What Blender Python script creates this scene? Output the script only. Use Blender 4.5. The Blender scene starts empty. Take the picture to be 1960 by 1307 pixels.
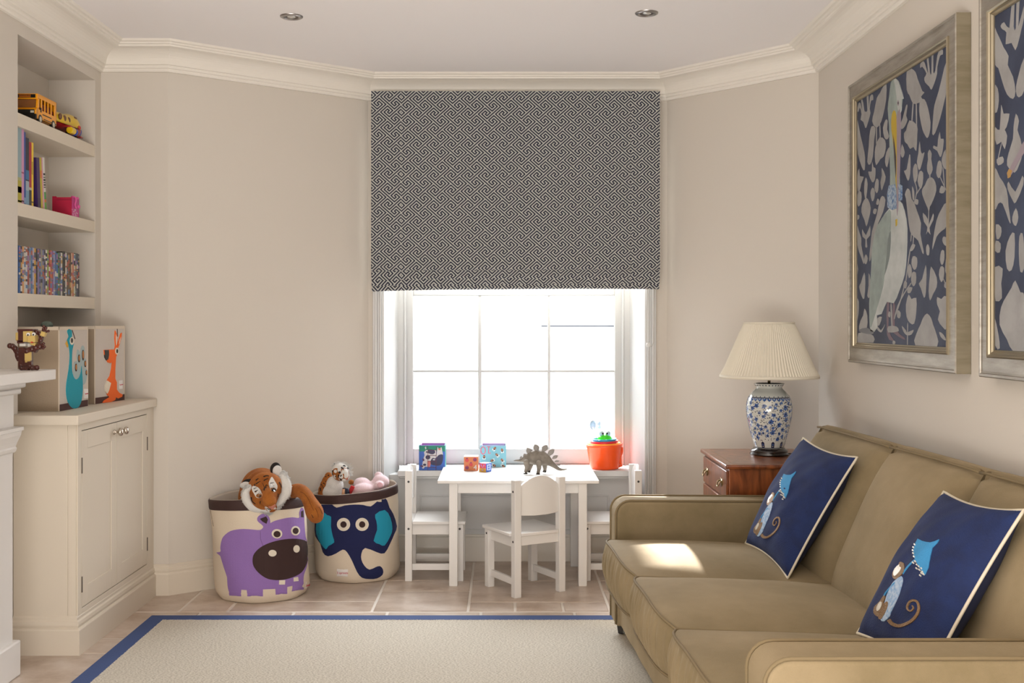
import bpy, bmesh, math, random
from mathutils import Vector, Matrix, Euler
from mathutils.bvhtree import BVHTree
from mathutils.geometry import delaunay_2d_cdt
S = bpy.context.scene
COL = S.collection
PI = math.pi
random.seed(7)
# ------------------------------------------------------------------ camera, sky, sun, exposure
F, CX, CY, H = 2110.0, 965.0, 618.0, 1.24
cam = bpy.data.cameras.new('camera'); camo = bpy.data.objects.new('camera', cam); COL.objects.link(camo)
camo.location = (0, 0, H); camo.rotation_euler = (PI/2, 0, 0)
cam.sensor_width = 36; cam.lens = F/1960*36
cam.shift_x = (980-CX)/1960; cam.shift_y = -(653.5-CY)/1960
cam.clip_start = .02; cam.clip_end = 200
S.camera = camo
S.view_settings.view_transform = 'Standard'; S.view_settings.look = 'None'
S.view_settings.exposure = 1.02; S.view_settings.gamma = 1; S.view_settings.use_curve_mapping = False
w = bpy.data.worlds.new('sky'); S.world = w; w.use_nodes = True
bg = w.node_tree.nodes['Background']; bg.inputs[0].default_value = (.93, .96, 1, 1); bg.inputs[1].default_value = 1.4
def lamp(kind, name, loc, rot, energy, color, size=None, size_y=None, **k):
    l = bpy.data.lights.new(name, kind); l.energy = energy; l.color = color
    if size: l.shape = 'RECTANGLE'; l.size = size; l.size_y = size_y
    for a, b in k.items(): setattr(l, a, b)
    o = bpy.data.objects.new(name, l); COL.objects.link(o); o.location = loc; o.rotation_euler = rot; return o
# low winter sun through the window, heading towards the camera
sd = Vector((.035, -1, -.53)).normalized()
sun = lamp('SUN', 'sun', (0, 12, 6), sd.to_track_quat('-Z', 'Y').to_euler(), 12.0, (1, .93, .82)); sun.data.angle = math.radians(.5)
# daylight of the window in view
lamp('AREA', 'window_daylight', (.05, 7.1, 2.35), Euler((math.radians(-58), 0, 0)), 205, (.92, .96, 1), 3.0, 1.5)
# weak fill lamp added behind the camera
lamp('AREA', 'rear_fill', (-.2, -.9, 1.4), Euler((math.radians(100), 0, 0)), 9, (1, .97, .93), 2.8, 1.8)
# fill lamp added below the camera, aimed up to brighten the ceiling
lamp('AREA', 'upward_fill', (-.3, .3, .45), Euler((math.radians(158), 0, 0)), 56, (1, .975, .95), 2.4, 1.3)

# ------------------------------------------------------------------ materials
def lin(c): return tuple((x/12.92 if x <= .04045 else ((x+.055)/1.055)**2.4) for x in c)
def C(h):
    h = h.lstrip('#'); return lin(tuple(int(h[i:i+2], 16)/255 for i in (0, 2, 4)))
MC = {}
def mat(name, col, rough=.55, metal=0, var=0, vs=8, bump=0, bs=40, sheen=0, coat=0, col2=None, stretch=None, trans=0, spec=None, emit=0):
    if name in MC: return MC[name]
    m = bpy.data.materials.new(name); m.use_nodes = True; MC[name] = m
    nt = m.node_tree; N = nt.nodes; L = nt.links; b = N['Principled BSDF']
    c = C(col) if isinstance(col, str) else col
    b.inputs['Base Color'].default_value = (*c, 1); b.inputs['Roughness'].default_value = rough
    b.inputs['Metallic'].default_value = metal
    if spec is not None: b.inputs['Specular IOR Level'].default_value = spec
    if sheen: b.inputs['Sheen Weight'].default_value = sheen; b.inputs['Sheen Roughness'].default_value = .4; b.inputs['Sheen Tint'].default_value = (*[min(1, x*1.6+.1) for x in c], 1)
    if coat: b.inputs['Coat Weight'].default_value = coat; b.inputs['Coat Roughness'].default_value = .08
    if trans: b.inputs['Transmission Weight'].default_value = trans
    tc = N.new('ShaderNodeTexCoord'); mp = N.new('ShaderNodeMapping'); L.new(tc.outputs['Object'], mp.inputs[0])
    if stretch: mp.inputs['Scale'].default_value = stretch
    if var or col2:
        n = N.new('ShaderNodeTexNoise'); n.inputs['Scale'].default_value = vs; n.inputs['Detail'].default_value = 6; n.inputs['Roughness'].default_value = .6
        L.new(mp.outputs[0], n.inputs['Vector'])
        r = N.new('ShaderNodeValToRGB'); L.new(n.outputs[0], r.inputs[0]); L.new(r.outputs[0], b.inputs['Base Color'])
        c2 = C(col2) if isinstance(col2, str) else (tuple(x*(1-var) for x in c))
        r.color_ramp.elements[0].position = .36; r.color_ramp.elements[1].position = .64
        r.color_ramp.elements[0].color = (*c2, 1); r.color_ramp.elements[1].color = (*(tuple(min(1, x*(1+var*.4)) for x in c)), 1)
    if bump:
        n2 = N.new('ShaderNodeTexNoise'); n2.inputs['Scale'].default_value = bs; n2.inputs['Detail'].default_value = 4
        L.new(mp.outputs[0], n2.inputs['Vector'])
        bp = N.new('ShaderNodeBump'); bp.inputs['Strength'].default_value = bump; bp.inputs['Distance'].default_value = .004
        L.new(n2.outputs[0], bp.inputs['Height']); L.new(bp.outputs[0], b.inputs['Normal'])
    return m
WALL = mat('wall_paint', '#d4ccc1', .75, bump=.05, bs=90)
CEIL = mat('ceiling_paint', '#f3efee', .8)
TRIM = mat('trim_paint', '#ebe5db', .5)
JOIN = mat('joinery_paint', '#dacfbe', .5)
WHITE = mat('white_gloss_paint', '#d9d9d8', .4)
WHITE2 = mat('white_lacquer', '#e6e3df', .35)

# ------------------------------------------------------------------ mesh helpers
WM = {}
def wm(o):
    if o is None: return Matrix()
    return WM.get(o.name, Matrix())
def tag(o, label=None, cat=None, group=None, kind=None):
    if label: o['label'] = label
    if cat: o['category'] = cat
    if group: o['group'] = group
    if kind: o['kind'] = kind
    return o
def thing(name, label, cat, loc=(0, 0, 0), rz=0, group=None):
    o = bpy.data.objects.new(name, None); COL.objects.link(o); o.location = loc; o.rotation_euler = (0, 0, rz)
    o.empty_display_size = .05
    WM[o.name] = Matrix.Translation(loc) @ Matrix.Rotation(rz, 4, 'Z')
    return tag(o, label, cat, group)
def link(name, me, m, parent=None, world=True, smooth=False, bev=0, seg=2, sub=0, angle=40):
    """mesh -> object; world=True: coordinates are world ones, brought into the parent's space"""
    if parent is not None and world: me.transform(wm(parent).inverted())
    o = bpy.data.objects.new(name, me); COL.objects.link(o)
    if parent is not None: o.parent = parent; WM[o.name] = wm(parent)
    if m is not None:
        for x in (m if isinstance(m, (list, tuple)) else [m]): me.materials.append(x)
    if smooth:
        for p in me.polygons: p.use_smooth = True
    if bev:
        b = o.modifiers.new('bevel', 'BEVEL'); b.width = bev; b.segments = seg; b.limit_method = 'ANGLE'; b.angle_limit = math.radians(angle)
        for p in me.polygons: p.use_smooth = True
        b.harden_normals = False
        me.set_sharp_from_angle(angle=math.radians(50)) if not smooth else None
    if sub:
        s = o.modifiers.new('sub', 'SUBSURF'); s.levels = sub; s.render_levels = sub
    return o
def obj(name, bm, m, parent=None, world=True, recalc=True, **k):
    if recalc: bmesh.ops.recalc_face_normals(bm, faces=bm.faces)
    me = bpy.data.meshes.new(name); bm.to_mesh(me); bm.free()
    return link(name, me, m, parent, world, **k)
def box(bm, x0, x1, y0, y1, z0, z1, M=None, mi=0):
    v = [bm.verts.new(p) for p in ((x0,y0,z0),(x1,y0,z0),(x1,y1,z0),(x0,y1,z0),(x0,y0,z1),(x1,y0,z1),(x1,y1,z1),(x0,y1,z1))]
    if M is not None:
        for q in v: q.co = M @ q.co
    for f in ((0,3,2,1),(4,5,6,7),(0,1,5,4),(1,2,6,5),(2,3,7,6),(3,0,4,7)):
        bm.faces.new([v[i] for i in f]).material_index = mi
    return v
def B(*boxes):
    bm = bmesh.new()
    for b in boxes: box(bm, *b)
    return bm
def tube(bm, pts, r, n=8, cap=True, mi=0):
    pts = [Vector(p) for p in pts]; R = r if isinstance(r, (list, tuple)) else [r]*len(pts)
    rings = []; up = None
    for i, p in enumerate(pts):
        t = (pts[min(i+1, len(pts)-1)]-pts[max(i-1, 0)]).normalized()
        if up is None: up = t.orthogonal().normalized()
        else:
            up = (up - t*up.dot(t)); up = up.normalized() if up.length > 1e-6 else t.orthogonal().normalized()
        s = t.cross(up)
        rings.append([bm.verts.new(p+(up*math.cos(a)+s*math.sin(a))*R[i]) for a in [2*PI*k/n for k in range(n)]])
    for a, b in zip(rings, rings[1:]):
        for k in range(n):
            f = bm.faces.new((a[k], a[(k+1) % n], b[(k+1) % n], b[k])); f.material_index = mi
    if cap: bm.faces.new(rings[0][::-1]).material_index = mi; bm.faces.new(rings[-1]).material_index = mi
def lathe(bm, prof, c=(0, 0, 0), n=32, M=None, mi=0, sx=1, sy=1, fn=None):
    rings = []
    for r, z in prof:
        ring = []
        for k in range(n):
            a = 2*PI*k/n; rr = r if fn is None else fn(r, z, a)
            p = Vector((rr*math.cos(a)*sx, rr*math.sin(a)*sy, z)); p = (M @ p) if M is not None else p+Vector(c)
            ring.append(bm.verts.new(p))
        rings.append(ring)
    for a, b in zip(rings, rings[1:]):
        for k in range(n): bm.faces.new((a[k], a[(k+1) % n], b[(k+1) % n], b[k])).material_index = mi
    if prof[0][0] > 1e-4: bm.faces.new(rings[0][::-1]).material_index = mi
    if prof[-1][0] > 1e-4: bm.faces.new(rings[-1]).material_index = mi
    if prof[0][0] <= 1e-4 or prof[-1][0] <= 1e-4: bmesh.ops.remove_doubles(bm, verts=bm.verts, dist=1e-6)
def sphere(bm, c, r, rot=(0, 0, 0), u=20, v=14, mi=0):
    r = (r, r, r) if not isinstance(r, (tuple, list)) else r
    M = Matrix.Translation(c) @ Euler(rot).to_matrix().to_4x4() @ Matrix.Diagonal((*r, 1))
    d = bmesh.ops.create_uvsphere(bm, u_segments=u, v_segments=v, radius=1, matrix=M)
    for q in d['verts']:
        for f in q.link_faces: f.material_index = mi
def prism(bm, pts, d, mi=0):
    """polygon (3-D points) extruded by the vector d"""
    a = [bm.verts.new(p) for p in pts]; b = [bm.verts.new(Vector(p)+Vector(d)) for p in pts]
    bm.faces.new(a[::-1]).material_index = mi; bm.faces.new(b).material_index = mi
    n = len(a)
    for i in range(n): bm.faces.new((a[i], a[(i+1) % n], b[(i+1) % n], b[i])).material_index = mi
def smooth_poly(p, k=3, closed=True):
    n = len(p); out = []
    for i in range(n if closed else n-1):
        q = [p[(i+j) % n] if closed else p[max(0, min(n-1, i+j))] for j in (-1, 0, 1, 2)]
        for s in range(k):
            t = s/k; t2 = t*t; t3 = t2*t
            out.append(tuple(.5*((2*q[1][d])+(-q[0][d]+q[2][d])*t+(2*q[0][d]-5*q[1][d]+4*q[2][d]-q[3][d])*t2+(-q[0][d]+3*q[1][d]-3*q[2][d]+q[3][d])*t3) for d in range(len(p[0]))))
    if not closed: out.append(tuple(p[-1]))
    return out
def sweep(path, prof):
    """moulding along a floor path; profile (distance into the room on the right-hand side, z)"""
    bm = bmesh.new(); P = [Vector(p) for p in path]; rings = []
    for i, p in enumerate(P):
        ns = []
        for a, b in ((i-1, i), (i, i+1)):
            if a >= 0 and b < len(P):
                d = (P[b]-P[a]).normalized(); ns.append(Vector((d.y, -d.x)))
        if len(ns) == 2:
            m = (ns[0]+ns[1]).normalized(); m = m/ m.dot(ns[0])
        else: m = ns[0]
        rings.append([bm.verts.new((p.x+m.x*o, p.y+m.y*o, z)) for o, z in prof])
    k = len(prof)
    for a, b in zip(rings, rings[1:]):
        for j in range(k): bm.faces.new((a[j], a[(j+1) % k], b[(j+1) % k], b[j]))
    bm.faces.new(rings[0]); bm.faces.new(rings[-1][::-1])
    return bm
def PX(px, py, D): return Vector(((px-CX)/F*D, D, H+(CY-py)/F*D))
def tree(o):
    bpy.context.view_layer.update(); dg = bpy.context.evaluated_depsgraph_get()
    e = o.evaluated_get(dg); me = e.to_mesh(); M = o.matrix_world
    t = BVHTree.FromPolygons([M @ v.co for v in me.vertices], [tuple(p.vertices) for p in me.polygons])
    e.to_mesh_clear(); return t
def ell(cx, cy, rx, ry, n=20): return [(cx+rx*math.cos(2*PI*k/n), cy+ry*math.sin(2*PI*k/n)) for k in range(n)]
def Z(ox, oy, s): return lambda pts: [(ox+s*x, oy+s*y) for x, y in pts]
def stroke(pts, w0, w1=None):
    """a drawn line as an outline polygon"""
    w1 = w0 if w1 is None else w1; L_, R_ = [], []
    n = len(pts)
    for i, p in enumerate(pts):
        a = Vector(pts[max(0, i-1)]); b = Vector(pts[min(n-1, i+1)]); d = (b-a).normalized(); nn = Vector((-d.y, d.x))
        ww = (w0+(w1-w0)*i/(n-1))/2; L_.append(tuple(Vector(p)+nn*ww)); R_.append(tuple(Vector(p)-nn*ww))
    return L_+R_[::-1]
class Deco:
    """shapes laid on a surface: cloth cut-outs, paint, prints; one mesh, several materials"""
    def __init__(s, surf, toward=None, proj=None): s.v, s.f, s.mi, s.ms, s.surf, s.tw, s.proj = [], [], [], [], surf, toward, proj
    def hit(s, x, y):
        if s.proj: return s.proj(x, y)
        for k in range(80):
            xx = x if not s.tw else x+(s.tw[0]-x)*k*.02; yy = y if not s.tw else y+(s.tw[1]-y)*k*.02
            d = Vector(((xx-CX)/F, 1, (CY-yy)/F)).normalized()
            p, n, i, _ = s.surf.ray_cast(Vector((0, 0, H)), d)
            if p is not None:
                if n.dot(d) > 0: n = -n
                return p, n
            if not s.tw: break
        return None
    def add(s, poly, m, t=.0015, smooth=0, step=6, base=0):
        if smooth: poly = smooth_poly(poly, smooth)
        n = len(poly); pts = [Vector(p) for p in poly]
        # interior grid so that the shape follows the surface
        xs = [p.x for p in pts]; ys = [p.y for p in pts]
        def inside(x, y):
            c = False
            for i in range(n):
                a, b = pts[i], pts[i-1]
                if (a.y > y) != (b.y > y) and x < (b.x-a.x)*(y-a.y)/(b.y-a.y)+a.x: c = not c
            return c
        g = []
        if step:
            y = min(ys)+step/2
            while y < max(ys):
                x = min(xs)+step/2
                while x < max(xs):
                    if inside(x, y) and min((Vector((x, y))-p).length for p in pts) > step*.35: g.append(Vector((x, y)))
                    x += step
                y += step
        try: vs, es, fs, *_ = delaunay_2d_cdt(pts+g, [(i, (i+1) % n) for i in range(n)], [list(range(n))], 1, 1e-5)
        except Exception: return
        if m not in s.ms: s.ms.append(m)
        k = s.ms.index(m); H_ = [s.hit(p.x, p.y) for p in vs]
        if any(h is None for h in H_):
            good = [h for h in H_ if h]
            if not good: return
        off = len(s.v); ok = [h is not None for h in H_]
        for h in H_: s.v.append((h[0]+h[1]*(t+base)) if h else Vector())
        for f in fs:
            if all(ok[i] for i in f): s.f.append([off+i for i in f]); s.mi.append(k)
        ec = {}
        for f in fs:
            if not all(ok[i] for i in f): continue
            for i in range(len(f)):
                e = (f[i], f[(i+1) % len(f)])
                if (e[1], e[0]) in ec: ec.pop((e[1], e[0]))
                else: ec[e] = 1
        bo = {}
        for a, b in ec:
            for q in (a, b):
                if q not in bo: bo[q] = len(s.v); s.v.append(H_[q][0]-H_[q][1]*.0003)
            s.f.append([off+b, off+a, bo[a], bo[b]]); s.mi.append(k)
    def build(s, name, parent, smooth=False):
        me = bpy.data.meshes.new(name); me.from_pydata([tuple(v) for v in s.v], [], s.f)
        me.polygons.foreach_set('material_index', s.mi); me.update()
        return link(name, me, s.ms, parent, smooth=smooth)
def text_mesh(txt, size, M, depth=.0004):
    cu = bpy.data.curves.new('t', 'FONT'); cu.body = txt; cu.size = size; cu.align_x = 'CENTER'; cu.align_y = 'CENTER'; cu.extrude = depth
    o = bpy.data.objects.new('t', cu); COL.objects.link(o); bpy.context.view_layer.update()
    me = bpy.data.meshes.new_from_object(o.evaluated_get(bpy.context.evaluated_depsgraph_get()))
    bpy.data.objects.remove(o); me.transform(M); me.materials.clear(); return me
def frame_M(o, x, y):
    x = Vector(x).normalized(); z = x.cross(Vector(y)).normalized(); y = z.cross(x)
    M = Matrix((x, y, z)).transposed().to_4x4(); M.translation = o; return M
def blob(name, parts, m, parent, vox=.006, smooth=6, disp=0, dscale=.02):
    """one continuous soft body grown from overlapping ellipsoids"""
    bm = bmesh.new()
    for p in parts:
        c, r = p[0], p[1]; rot = p[2] if len(p) > 2 else (0, 0, 0); sphere(bm, c, r, rot)
    o = obj(name, bm, m, parent, smooth=True)
    r = o.modifiers.new('remesh', 'REMESH'); r.mode = 'VOXEL'; r.voxel_size = vox; r.use_smooth_shade = True
    s = o.modifiers.new('smooth', 'SMOOTH'); s.factor = .6; s.iterations = smooth
    if disp:
        t = bpy.data.textures.new(name+'_tex', 'CLOUDS'); t.noise_scale = dscale
        d = o.modifiers.new('fuzz', 'DISPLACE'); d.texture = t; d.strength = disp; d.mid_level = .5
    return o
def structure(name, bm, m, **k):
    o = obj(name, bm, m, **k); o['kind'] = 'structure'; return o
def dup(root, name=None, label=None, M=None):
    def cp(o, par):
        c = o.copy(); COL.objects.link(c); c.parent = par; c.matrix_parent_inverse = o.matrix_parent_inverse.copy()
        for ch in list(o.children): cp(ch, c)
        return c
    r = cp(root, None)
    if label: r['label'] = label
    return r

# ================================================================== THE ROOM
LW = -1.84; RW = 1.435; BW = 5.68; CH = 2.50; YB = -1.6
# floor: stone slabs over grout
def floor():
    m = bpy.data.materials.new('travertine'); m.use_nodes = True; nt = m.node_tree; N = nt.nodes; L = nt.links; b = N['Principled BSDF']
    geo = N.new('ShaderNodeNewGeometry'); tc = N.new('ShaderNodeTexCoord')
    n1 = N.new('ShaderNodeTexNoise'); n1.inputs['Scale'].default_value = 5; n1.inputs['Detail'].default_value = 8; n1.inputs['Roughness'].default_value = .65
    mp = N.new('ShaderNodeMapping'); mp.inputs['Scale'].default_value = (1, 1.15, 1); L.new(tc.outputs['Object'], mp.inputs[0])
    ad = N.new('ShaderNodeVectorMath'); ad.operation = 'ADD'; L.new(mp.outputs[0], ad.inputs[0])
    cb = N.new('ShaderNodeCombineXYZ'); mu = N.new('ShaderNodeMath'); mu.operation = 'MULTIPLY'; mu.inputs[1].default_value = 30
    L.new(geo.outputs['Random Per Island'], mu.inputs[0]); L.new(mu.outputs[0], cb.inputs[0]); L.new(cb.outputs[0], ad.inputs[1]); L.new(ad.outputs[0], n1.inputs[0])
    r = N.new('ShaderNodeValToRGB'); e = r.color_ramp.elements
    e[0].position = .3; e[0].color = (*C('#a9917c'), 1); e[1].position = .72; e[1].color = (*C('#ddd0c4'), 1)
    k = e.new(.5); k.color = (*C('#c8b6a6'), 1); L.new(n1.outputs[0], r.inputs[0])
    hv = N.new('ShaderNodeHueSaturation'); mr = N.new('ShaderNodeMapRange'); mr.inputs[3].default_value = .9; mr.inputs[4].default_value = 1.08
    L.new(geo.outputs['Random Per Island'], mr.inputs[0]); L.new(mr.outputs[0], hv.inputs['Value']); L.new(r.outputs[0], hv.inputs['Color']); L.new(hv.outputs[0], b.inputs['Base Color'])
    rr = N.new('ShaderNodeMapRange'); rr.inputs[3].default_value = .22; rr.inputs[4].default_value = .42; L.new(n1.outputs[0], rr.inputs[0]); L.new(rr.outputs[0], b.inputs['Roughness'])
    n2 = N.new('ShaderNodeTexNoise'); n2.inputs['Scale'].default_value = 22; n2.inputs['Detail'].default_value = 6; L.new(tc.outputs['Object'], n2.inputs[0])
    bp = N.new('ShaderNodeBump'); bp.inputs['Strength'].default_value = .25; bp.inputs['Distance'].default_value = .004; L.new(n2.outputs[0], bp.inputs['Height']); L.new(bp.outputs[0], b.inputs['Normal'])
    g = mat('grout', '#e6ded4', .8)
    T = [(-1.0,-.57,5.31,5.85),(-.57,-.156,5.31,5.85),(-.156,.456,5.30,5.85),(.456,1.0,5.30,5.85),(1.0,1.5,5.1,5.85),
         (-1.7,-1.40,4.73,5.31),(-1.40,-1.19,4.73,5.31),(-1.19,-.57,4.91,5.31),(-.57,-.156,5.10,5.31),(-.57,-.156,4.74,5.10),(-.156,.456,4.90,5.30),
         (.456,.80,5.10,5.30),(.80,1.0,5.10,5.30),(.456,1.0,4.74,5.10),(1.0,1.5,4.74,5.10),(-1.19,-.57,4.74,4.91),
         (-.156,.047,4.74,4.90),(.047,.256,4.74,4.90),(.256,.456,4.74,4.90),(-1.7,-1.0,5.31,5.85)]
    ys = [4.73, 4.34, 4.14, 3.72, 3.3, 3.1, 2.6, 2.2, 2.0, 1.5, 1.0, .5, 0, -.5, -1, -1.6]
    for a, b_ in zip(ys, ys[1:]):
        x = -2.1; random.seed(int(a*100))
        while x < 1.5:
            w_ = random.choice((.4, .6, .4, .8)); T.append((x, min(1.5, x+w_), b_, a)); x += w_
    bm = bmesh.new(); q = .005
    for (x0, x1, y0, y1) in T: box(bm, x0+q, x1-q, y0+q, y1-q, -.03, 0)
    box(bm, -2.1, 1.5, YB, 5.9, -.06, -.0025, mi=1)
    o = structure('floor', bm, [m, g], bev=.003, seg=1)
floor()
# outline of the walls (right-hand side is the room)
LC = (-1.532, 5.03); LB = (-.70, BW); RB = (.84, BW); RC = (RW, 5.03)
def wallslab(name, a, b, z0=0, z1=CH, t=.14, ea=0, eb=0):
    a = Vector(a); b = Vector(b); d = (b-a).normalized(); n = Vector((-d.y, d.x)); a -= d*ea; b += d*eb
    bm = bmesh.new(); prism(bm, [(a.x, a.y, z0), (b.x, b.y, z0), (b.x+n.x*t, b.y+n.y*t, z0), (a.x+n.x*t, a.y+n.y*t, z0)], (0, 0, z1-z0))
    return structure(name, bm, WALL)
AY0, AY1, AX, AZ0, AZ1 = 4.17, 4.96, -2.05, .86, 2.332
# left wall with the alcove cut into it
structure('wall_left', B((LW-.35, LW, YB, AY0, 0, CH), (LW-.35, LW, AY1, 5.03, 0, CH), (LW-.35, LW, AY0, AY1, AZ1, CH), (LW-.35, AX, AY0, AY1, 0, AZ1), (AX, LW, AY0, AY1, 0, AZ0-.02)), WALL)
wallslab('wall_nib', (LW-.35, 5.03), LC)
wallslab('wall_back_left', LC, LB)
# back wall round the window recess
OX0, OX1, OZ1 = -.617, .722, 2.37
structure('wall_back', B((-.71, OX0, BW, BW+.3, 0, CH), (OX1, .85, BW, BW+.3, 0, CH), (OX0, OX1, BW, BW+.3, OZ1, CH)), WALL)
wallslab('wall_back_right', RB, RC)
structure('wall_right', B((RW, RW+.14, YB, 5.14, 0, CH)), WALL)
structure('wall_rear', B((LW-.35, RW+.14, YB-.14, YB, 0, CH)), WALL)
structure('ceiling', B((LW-.35, RW+.14, YB-.14, 6.0, CH, CH+.1)), CEIL)
PATH = [(LW, YB), (LW, 5.03), LC, LB, RB, RC, (RW, YB)]
cor = [(0, 2.383), (.014, 2.383), (.018, 2.390), (.018, 2.396), (.025, 2.398), (.028, 2.404), (.028, 2.409), (.036, 2.411), (.038, 2.416)]
for k in range(1, 8):
    a = PI/2*k/8; cor.append((.038+.075*(1-math.cos(a)), 2.416+.056*math.sin(a)))
cor += [(.116, 2.472), (.122, 2.474), (.124, 2.480), (.132, 2.482), (.136, 2.489), (.146, 2.491), (.152, 2.5), (0, 2.5)]
structure('trim_1', sweep(PATH, cor), TRIM)
sk = [(0, 0), (.018, 0), (.018, .095), (.016, .1), (.012, .104), (.014, .112), (.013, .122), (.008, .126), (.008, .135), (.003, .14), (0, .14)]
structure('baseboard_left', sweep([(-1.60, 5.03), LC, LB, (-.677, BW)], sk), JOIN)
structure('baseboard_right', sweep([(.78, BW), RB, RC, (RW, YB)], sk), JOIN)
# shelves let into the alcove
for z, lab in ((2.037, 'top painted shelf in the alcove, holding the toy bus and plane'), (1.697, 'middle painted shelf in the alcove, holding picture books and the pink tub'), (1.3535, 'lowest painted shelf in the alcove, holding the row of disc cases')):
    tag(obj('alcove_shelf', B((AX+.001, LW-.001, AY0+.001, AY1-.001, z-.051, z)), JOIN, bev=.0015), lab, 'shelf', 'built-in alcove shelves')
# ------------------------------------------------------------------ window
def window():
    W = thing('window_1', None, None, (.05, 5.9, .48)); W['kind'] = 'structure'
    SASH = mat('window_white_darkened', '#bfbfbe', .5)  # window white darkened in colour to offset strong light on reveals and sash
    # architrave round the recess (reeded)
    for x0, x1, s in ((-.676, -.617, 1), (.722, .781, -1)):
        bm = bmesh.new(); a = x0 if s > 0 else x1
        for o0, o1, t in ((0, .012, .016), (.012, .024, .026), (.024, .036, .018), (.036, .046, .026), (.046, .059, .014)):
            u = sorted((a+s*o0, a+s*o1)); box(bm, u[0], u[1], BW-t, BW+.001, 0, OZ1)
        obj('architrave', bm, WHITE, W, bev=.003)
    obj('architrave', B((-.676, .781, BW-.02, BW, OZ1, OZ1+.02)), WHITE, W)
    # splayed reveals
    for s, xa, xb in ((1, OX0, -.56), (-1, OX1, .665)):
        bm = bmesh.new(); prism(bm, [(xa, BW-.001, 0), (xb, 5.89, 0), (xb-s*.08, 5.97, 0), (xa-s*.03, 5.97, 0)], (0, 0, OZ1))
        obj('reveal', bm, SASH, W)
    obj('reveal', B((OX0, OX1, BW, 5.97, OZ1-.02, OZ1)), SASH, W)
    # apron panel, sill
    bm = B((OX0, OX1, 5.745, 5.88, 0, .45))
    for z0, z1, x0, x1 in ((.16, .335, -.44, .545),):
        for q in ((x0, x1, z1, z1+.008), (x0, x1, z0, z0+.008), (x0, x0+.008, z0, z1), (x1-.008, x1, z0, z1)):
            box(bm, q[0], q[1], 5.738, 5.746, q[2], q[3])
    obj('apron_panel', bm, WHITE, W, bev=.002)
    obj('skirting', B((OX0+.01, OX1-.01, 5.727, 5.745, 0, .128), (OX0+.01, OX1-.01, 5.735, 5.745, .128, .14)), TRIM, W, bev=.002)
    obj('sill', B((-.546, .646, 5.645, 5.96, .452, .483), (-.54, .64, 5.66, 5.9, .44, .452)), WHITE, W, bev=.004)
    # box frame
    bm = bmesh.new()
    for x0, x1 in ((-.575, -.535), (.640, .680)):
        box(bm, x0, x1, 5.875, 5.93, .48, 2.36); box(bm, x0, x1, 5.93, 6.0, .48, 2.36)
    box(bm, -.575, .68, 5.875, 6.0, 2.30, 2.36)
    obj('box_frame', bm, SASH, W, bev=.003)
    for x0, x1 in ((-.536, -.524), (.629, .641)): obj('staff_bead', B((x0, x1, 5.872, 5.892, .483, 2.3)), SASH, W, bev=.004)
    glass = bpy.data.materials.new('window_glass'); glass.use_nodes = True; nt = glass.node_tree; nt.nodes.clear()
    o_ = nt.nodes.new('ShaderNodeOutputMaterial'); mx = nt.nodes.new('ShaderNodeMixShader'); tr = nt.nodes.new('ShaderNodeBsdfTransparent'); gl = nt.nodes.new('ShaderNodeBsdfGlossy')
    gl.inputs['Roughness'].default_value = .02; mx.inputs[0].default_value = .05
    nt.links.new(tr.outputs[0], mx.inputs[1]); nt.links.new(gl.outputs[0], mx.inputs[2]); nt.links.new(mx.outputs[0], o_.inputs[0])
    gx = [-.487, -.487+.343, -.487+.343+.0205, -.487+.343*2+.0205, -.487+.343*2+.041, .592]
    gx = [-.487, -.1405, -.1215, .233, .2475, .592]
    for nm, y, rows, rail in (('lower_sash', 5.93, [(.5655, .975), (.988, 1.386)], (.484, 1.43)), ('upper_sash', 5.968, [(1.44, 1.84), (1.853, 2.25)], (1.388, 2.30))):
        bm = bmesh.new()
        box(bm, -.536, gx[0], y-.022, y+.018, rail[0], rail[1]); box(bm, gx[5], .641, y-.022, y+.018, rail[0], rail[1])
        box(bm, gx[0], gx[5], y-.022, y+.018, rail[0], rows[0][0]); box(bm, gx[0], gx[5], y-.022, y+.018, rows[1][1], rail[1])
        for a, b in ((1, 2), (3, 4)): box(bm, gx[a], gx[b], y-.014, y+.016, rows[0][0], rows[1][1])
        for a, b in ((0, 1), (2, 3), (4, 5)): box(bm, gx[a], gx[b], y-.014, y+.016, rows[0][1], rows[1][0])
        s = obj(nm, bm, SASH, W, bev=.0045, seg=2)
        for r0, r1 in rows:
            for a, b in ((0, 1), (2, 3), (4, 5)):
                obj('pane', B((gx[a]-.004, gx[b]+.004, y-.002, y+.002, r0-.004, r1+.004)), glass, s)
    # butterfly shaped clear suction hook on the right-hand pane
    bm = bmesh.new(); M = frame_M(PX(1134.8, 813.4, 5.924), (1, 0, 0), (0, 0, 1))
    lathe(bm, [(.0001, .004), (.010, .003), (.0115, .001), (.015, .002), (.016, .0035), (.0165, 0), (.0001, 0)], n=24, M=M @ Matrix.Diagonal((1, 1.55, 1, 1)))
    h = obj('suction_cup', bm, mat('clear_blue_plastic', '#a9c4d8', .15, trans=.5), None, smooth=True)
    tag(h, 'clear pale blue suction cup stuck to the lower right window pane', 'suction cup')
    bm = bmesh.new()
    for c, r in (((1146.5, 811.5), .010), ((1147, 818), .007)):
        p = PX(c[0], c[1], 5.922); prism(bm, [p+Vector((-.012, 0, 0)), p+Vector((.006, 0, r*1.6)), p+Vector((.010, 0, 0)), p+Vector((.004, 0, -r*1.2))], (0, .004, 0))
    obj('tab', bm, MC['clear_blue_plastic'], h, bev=.001)
window()
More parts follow.
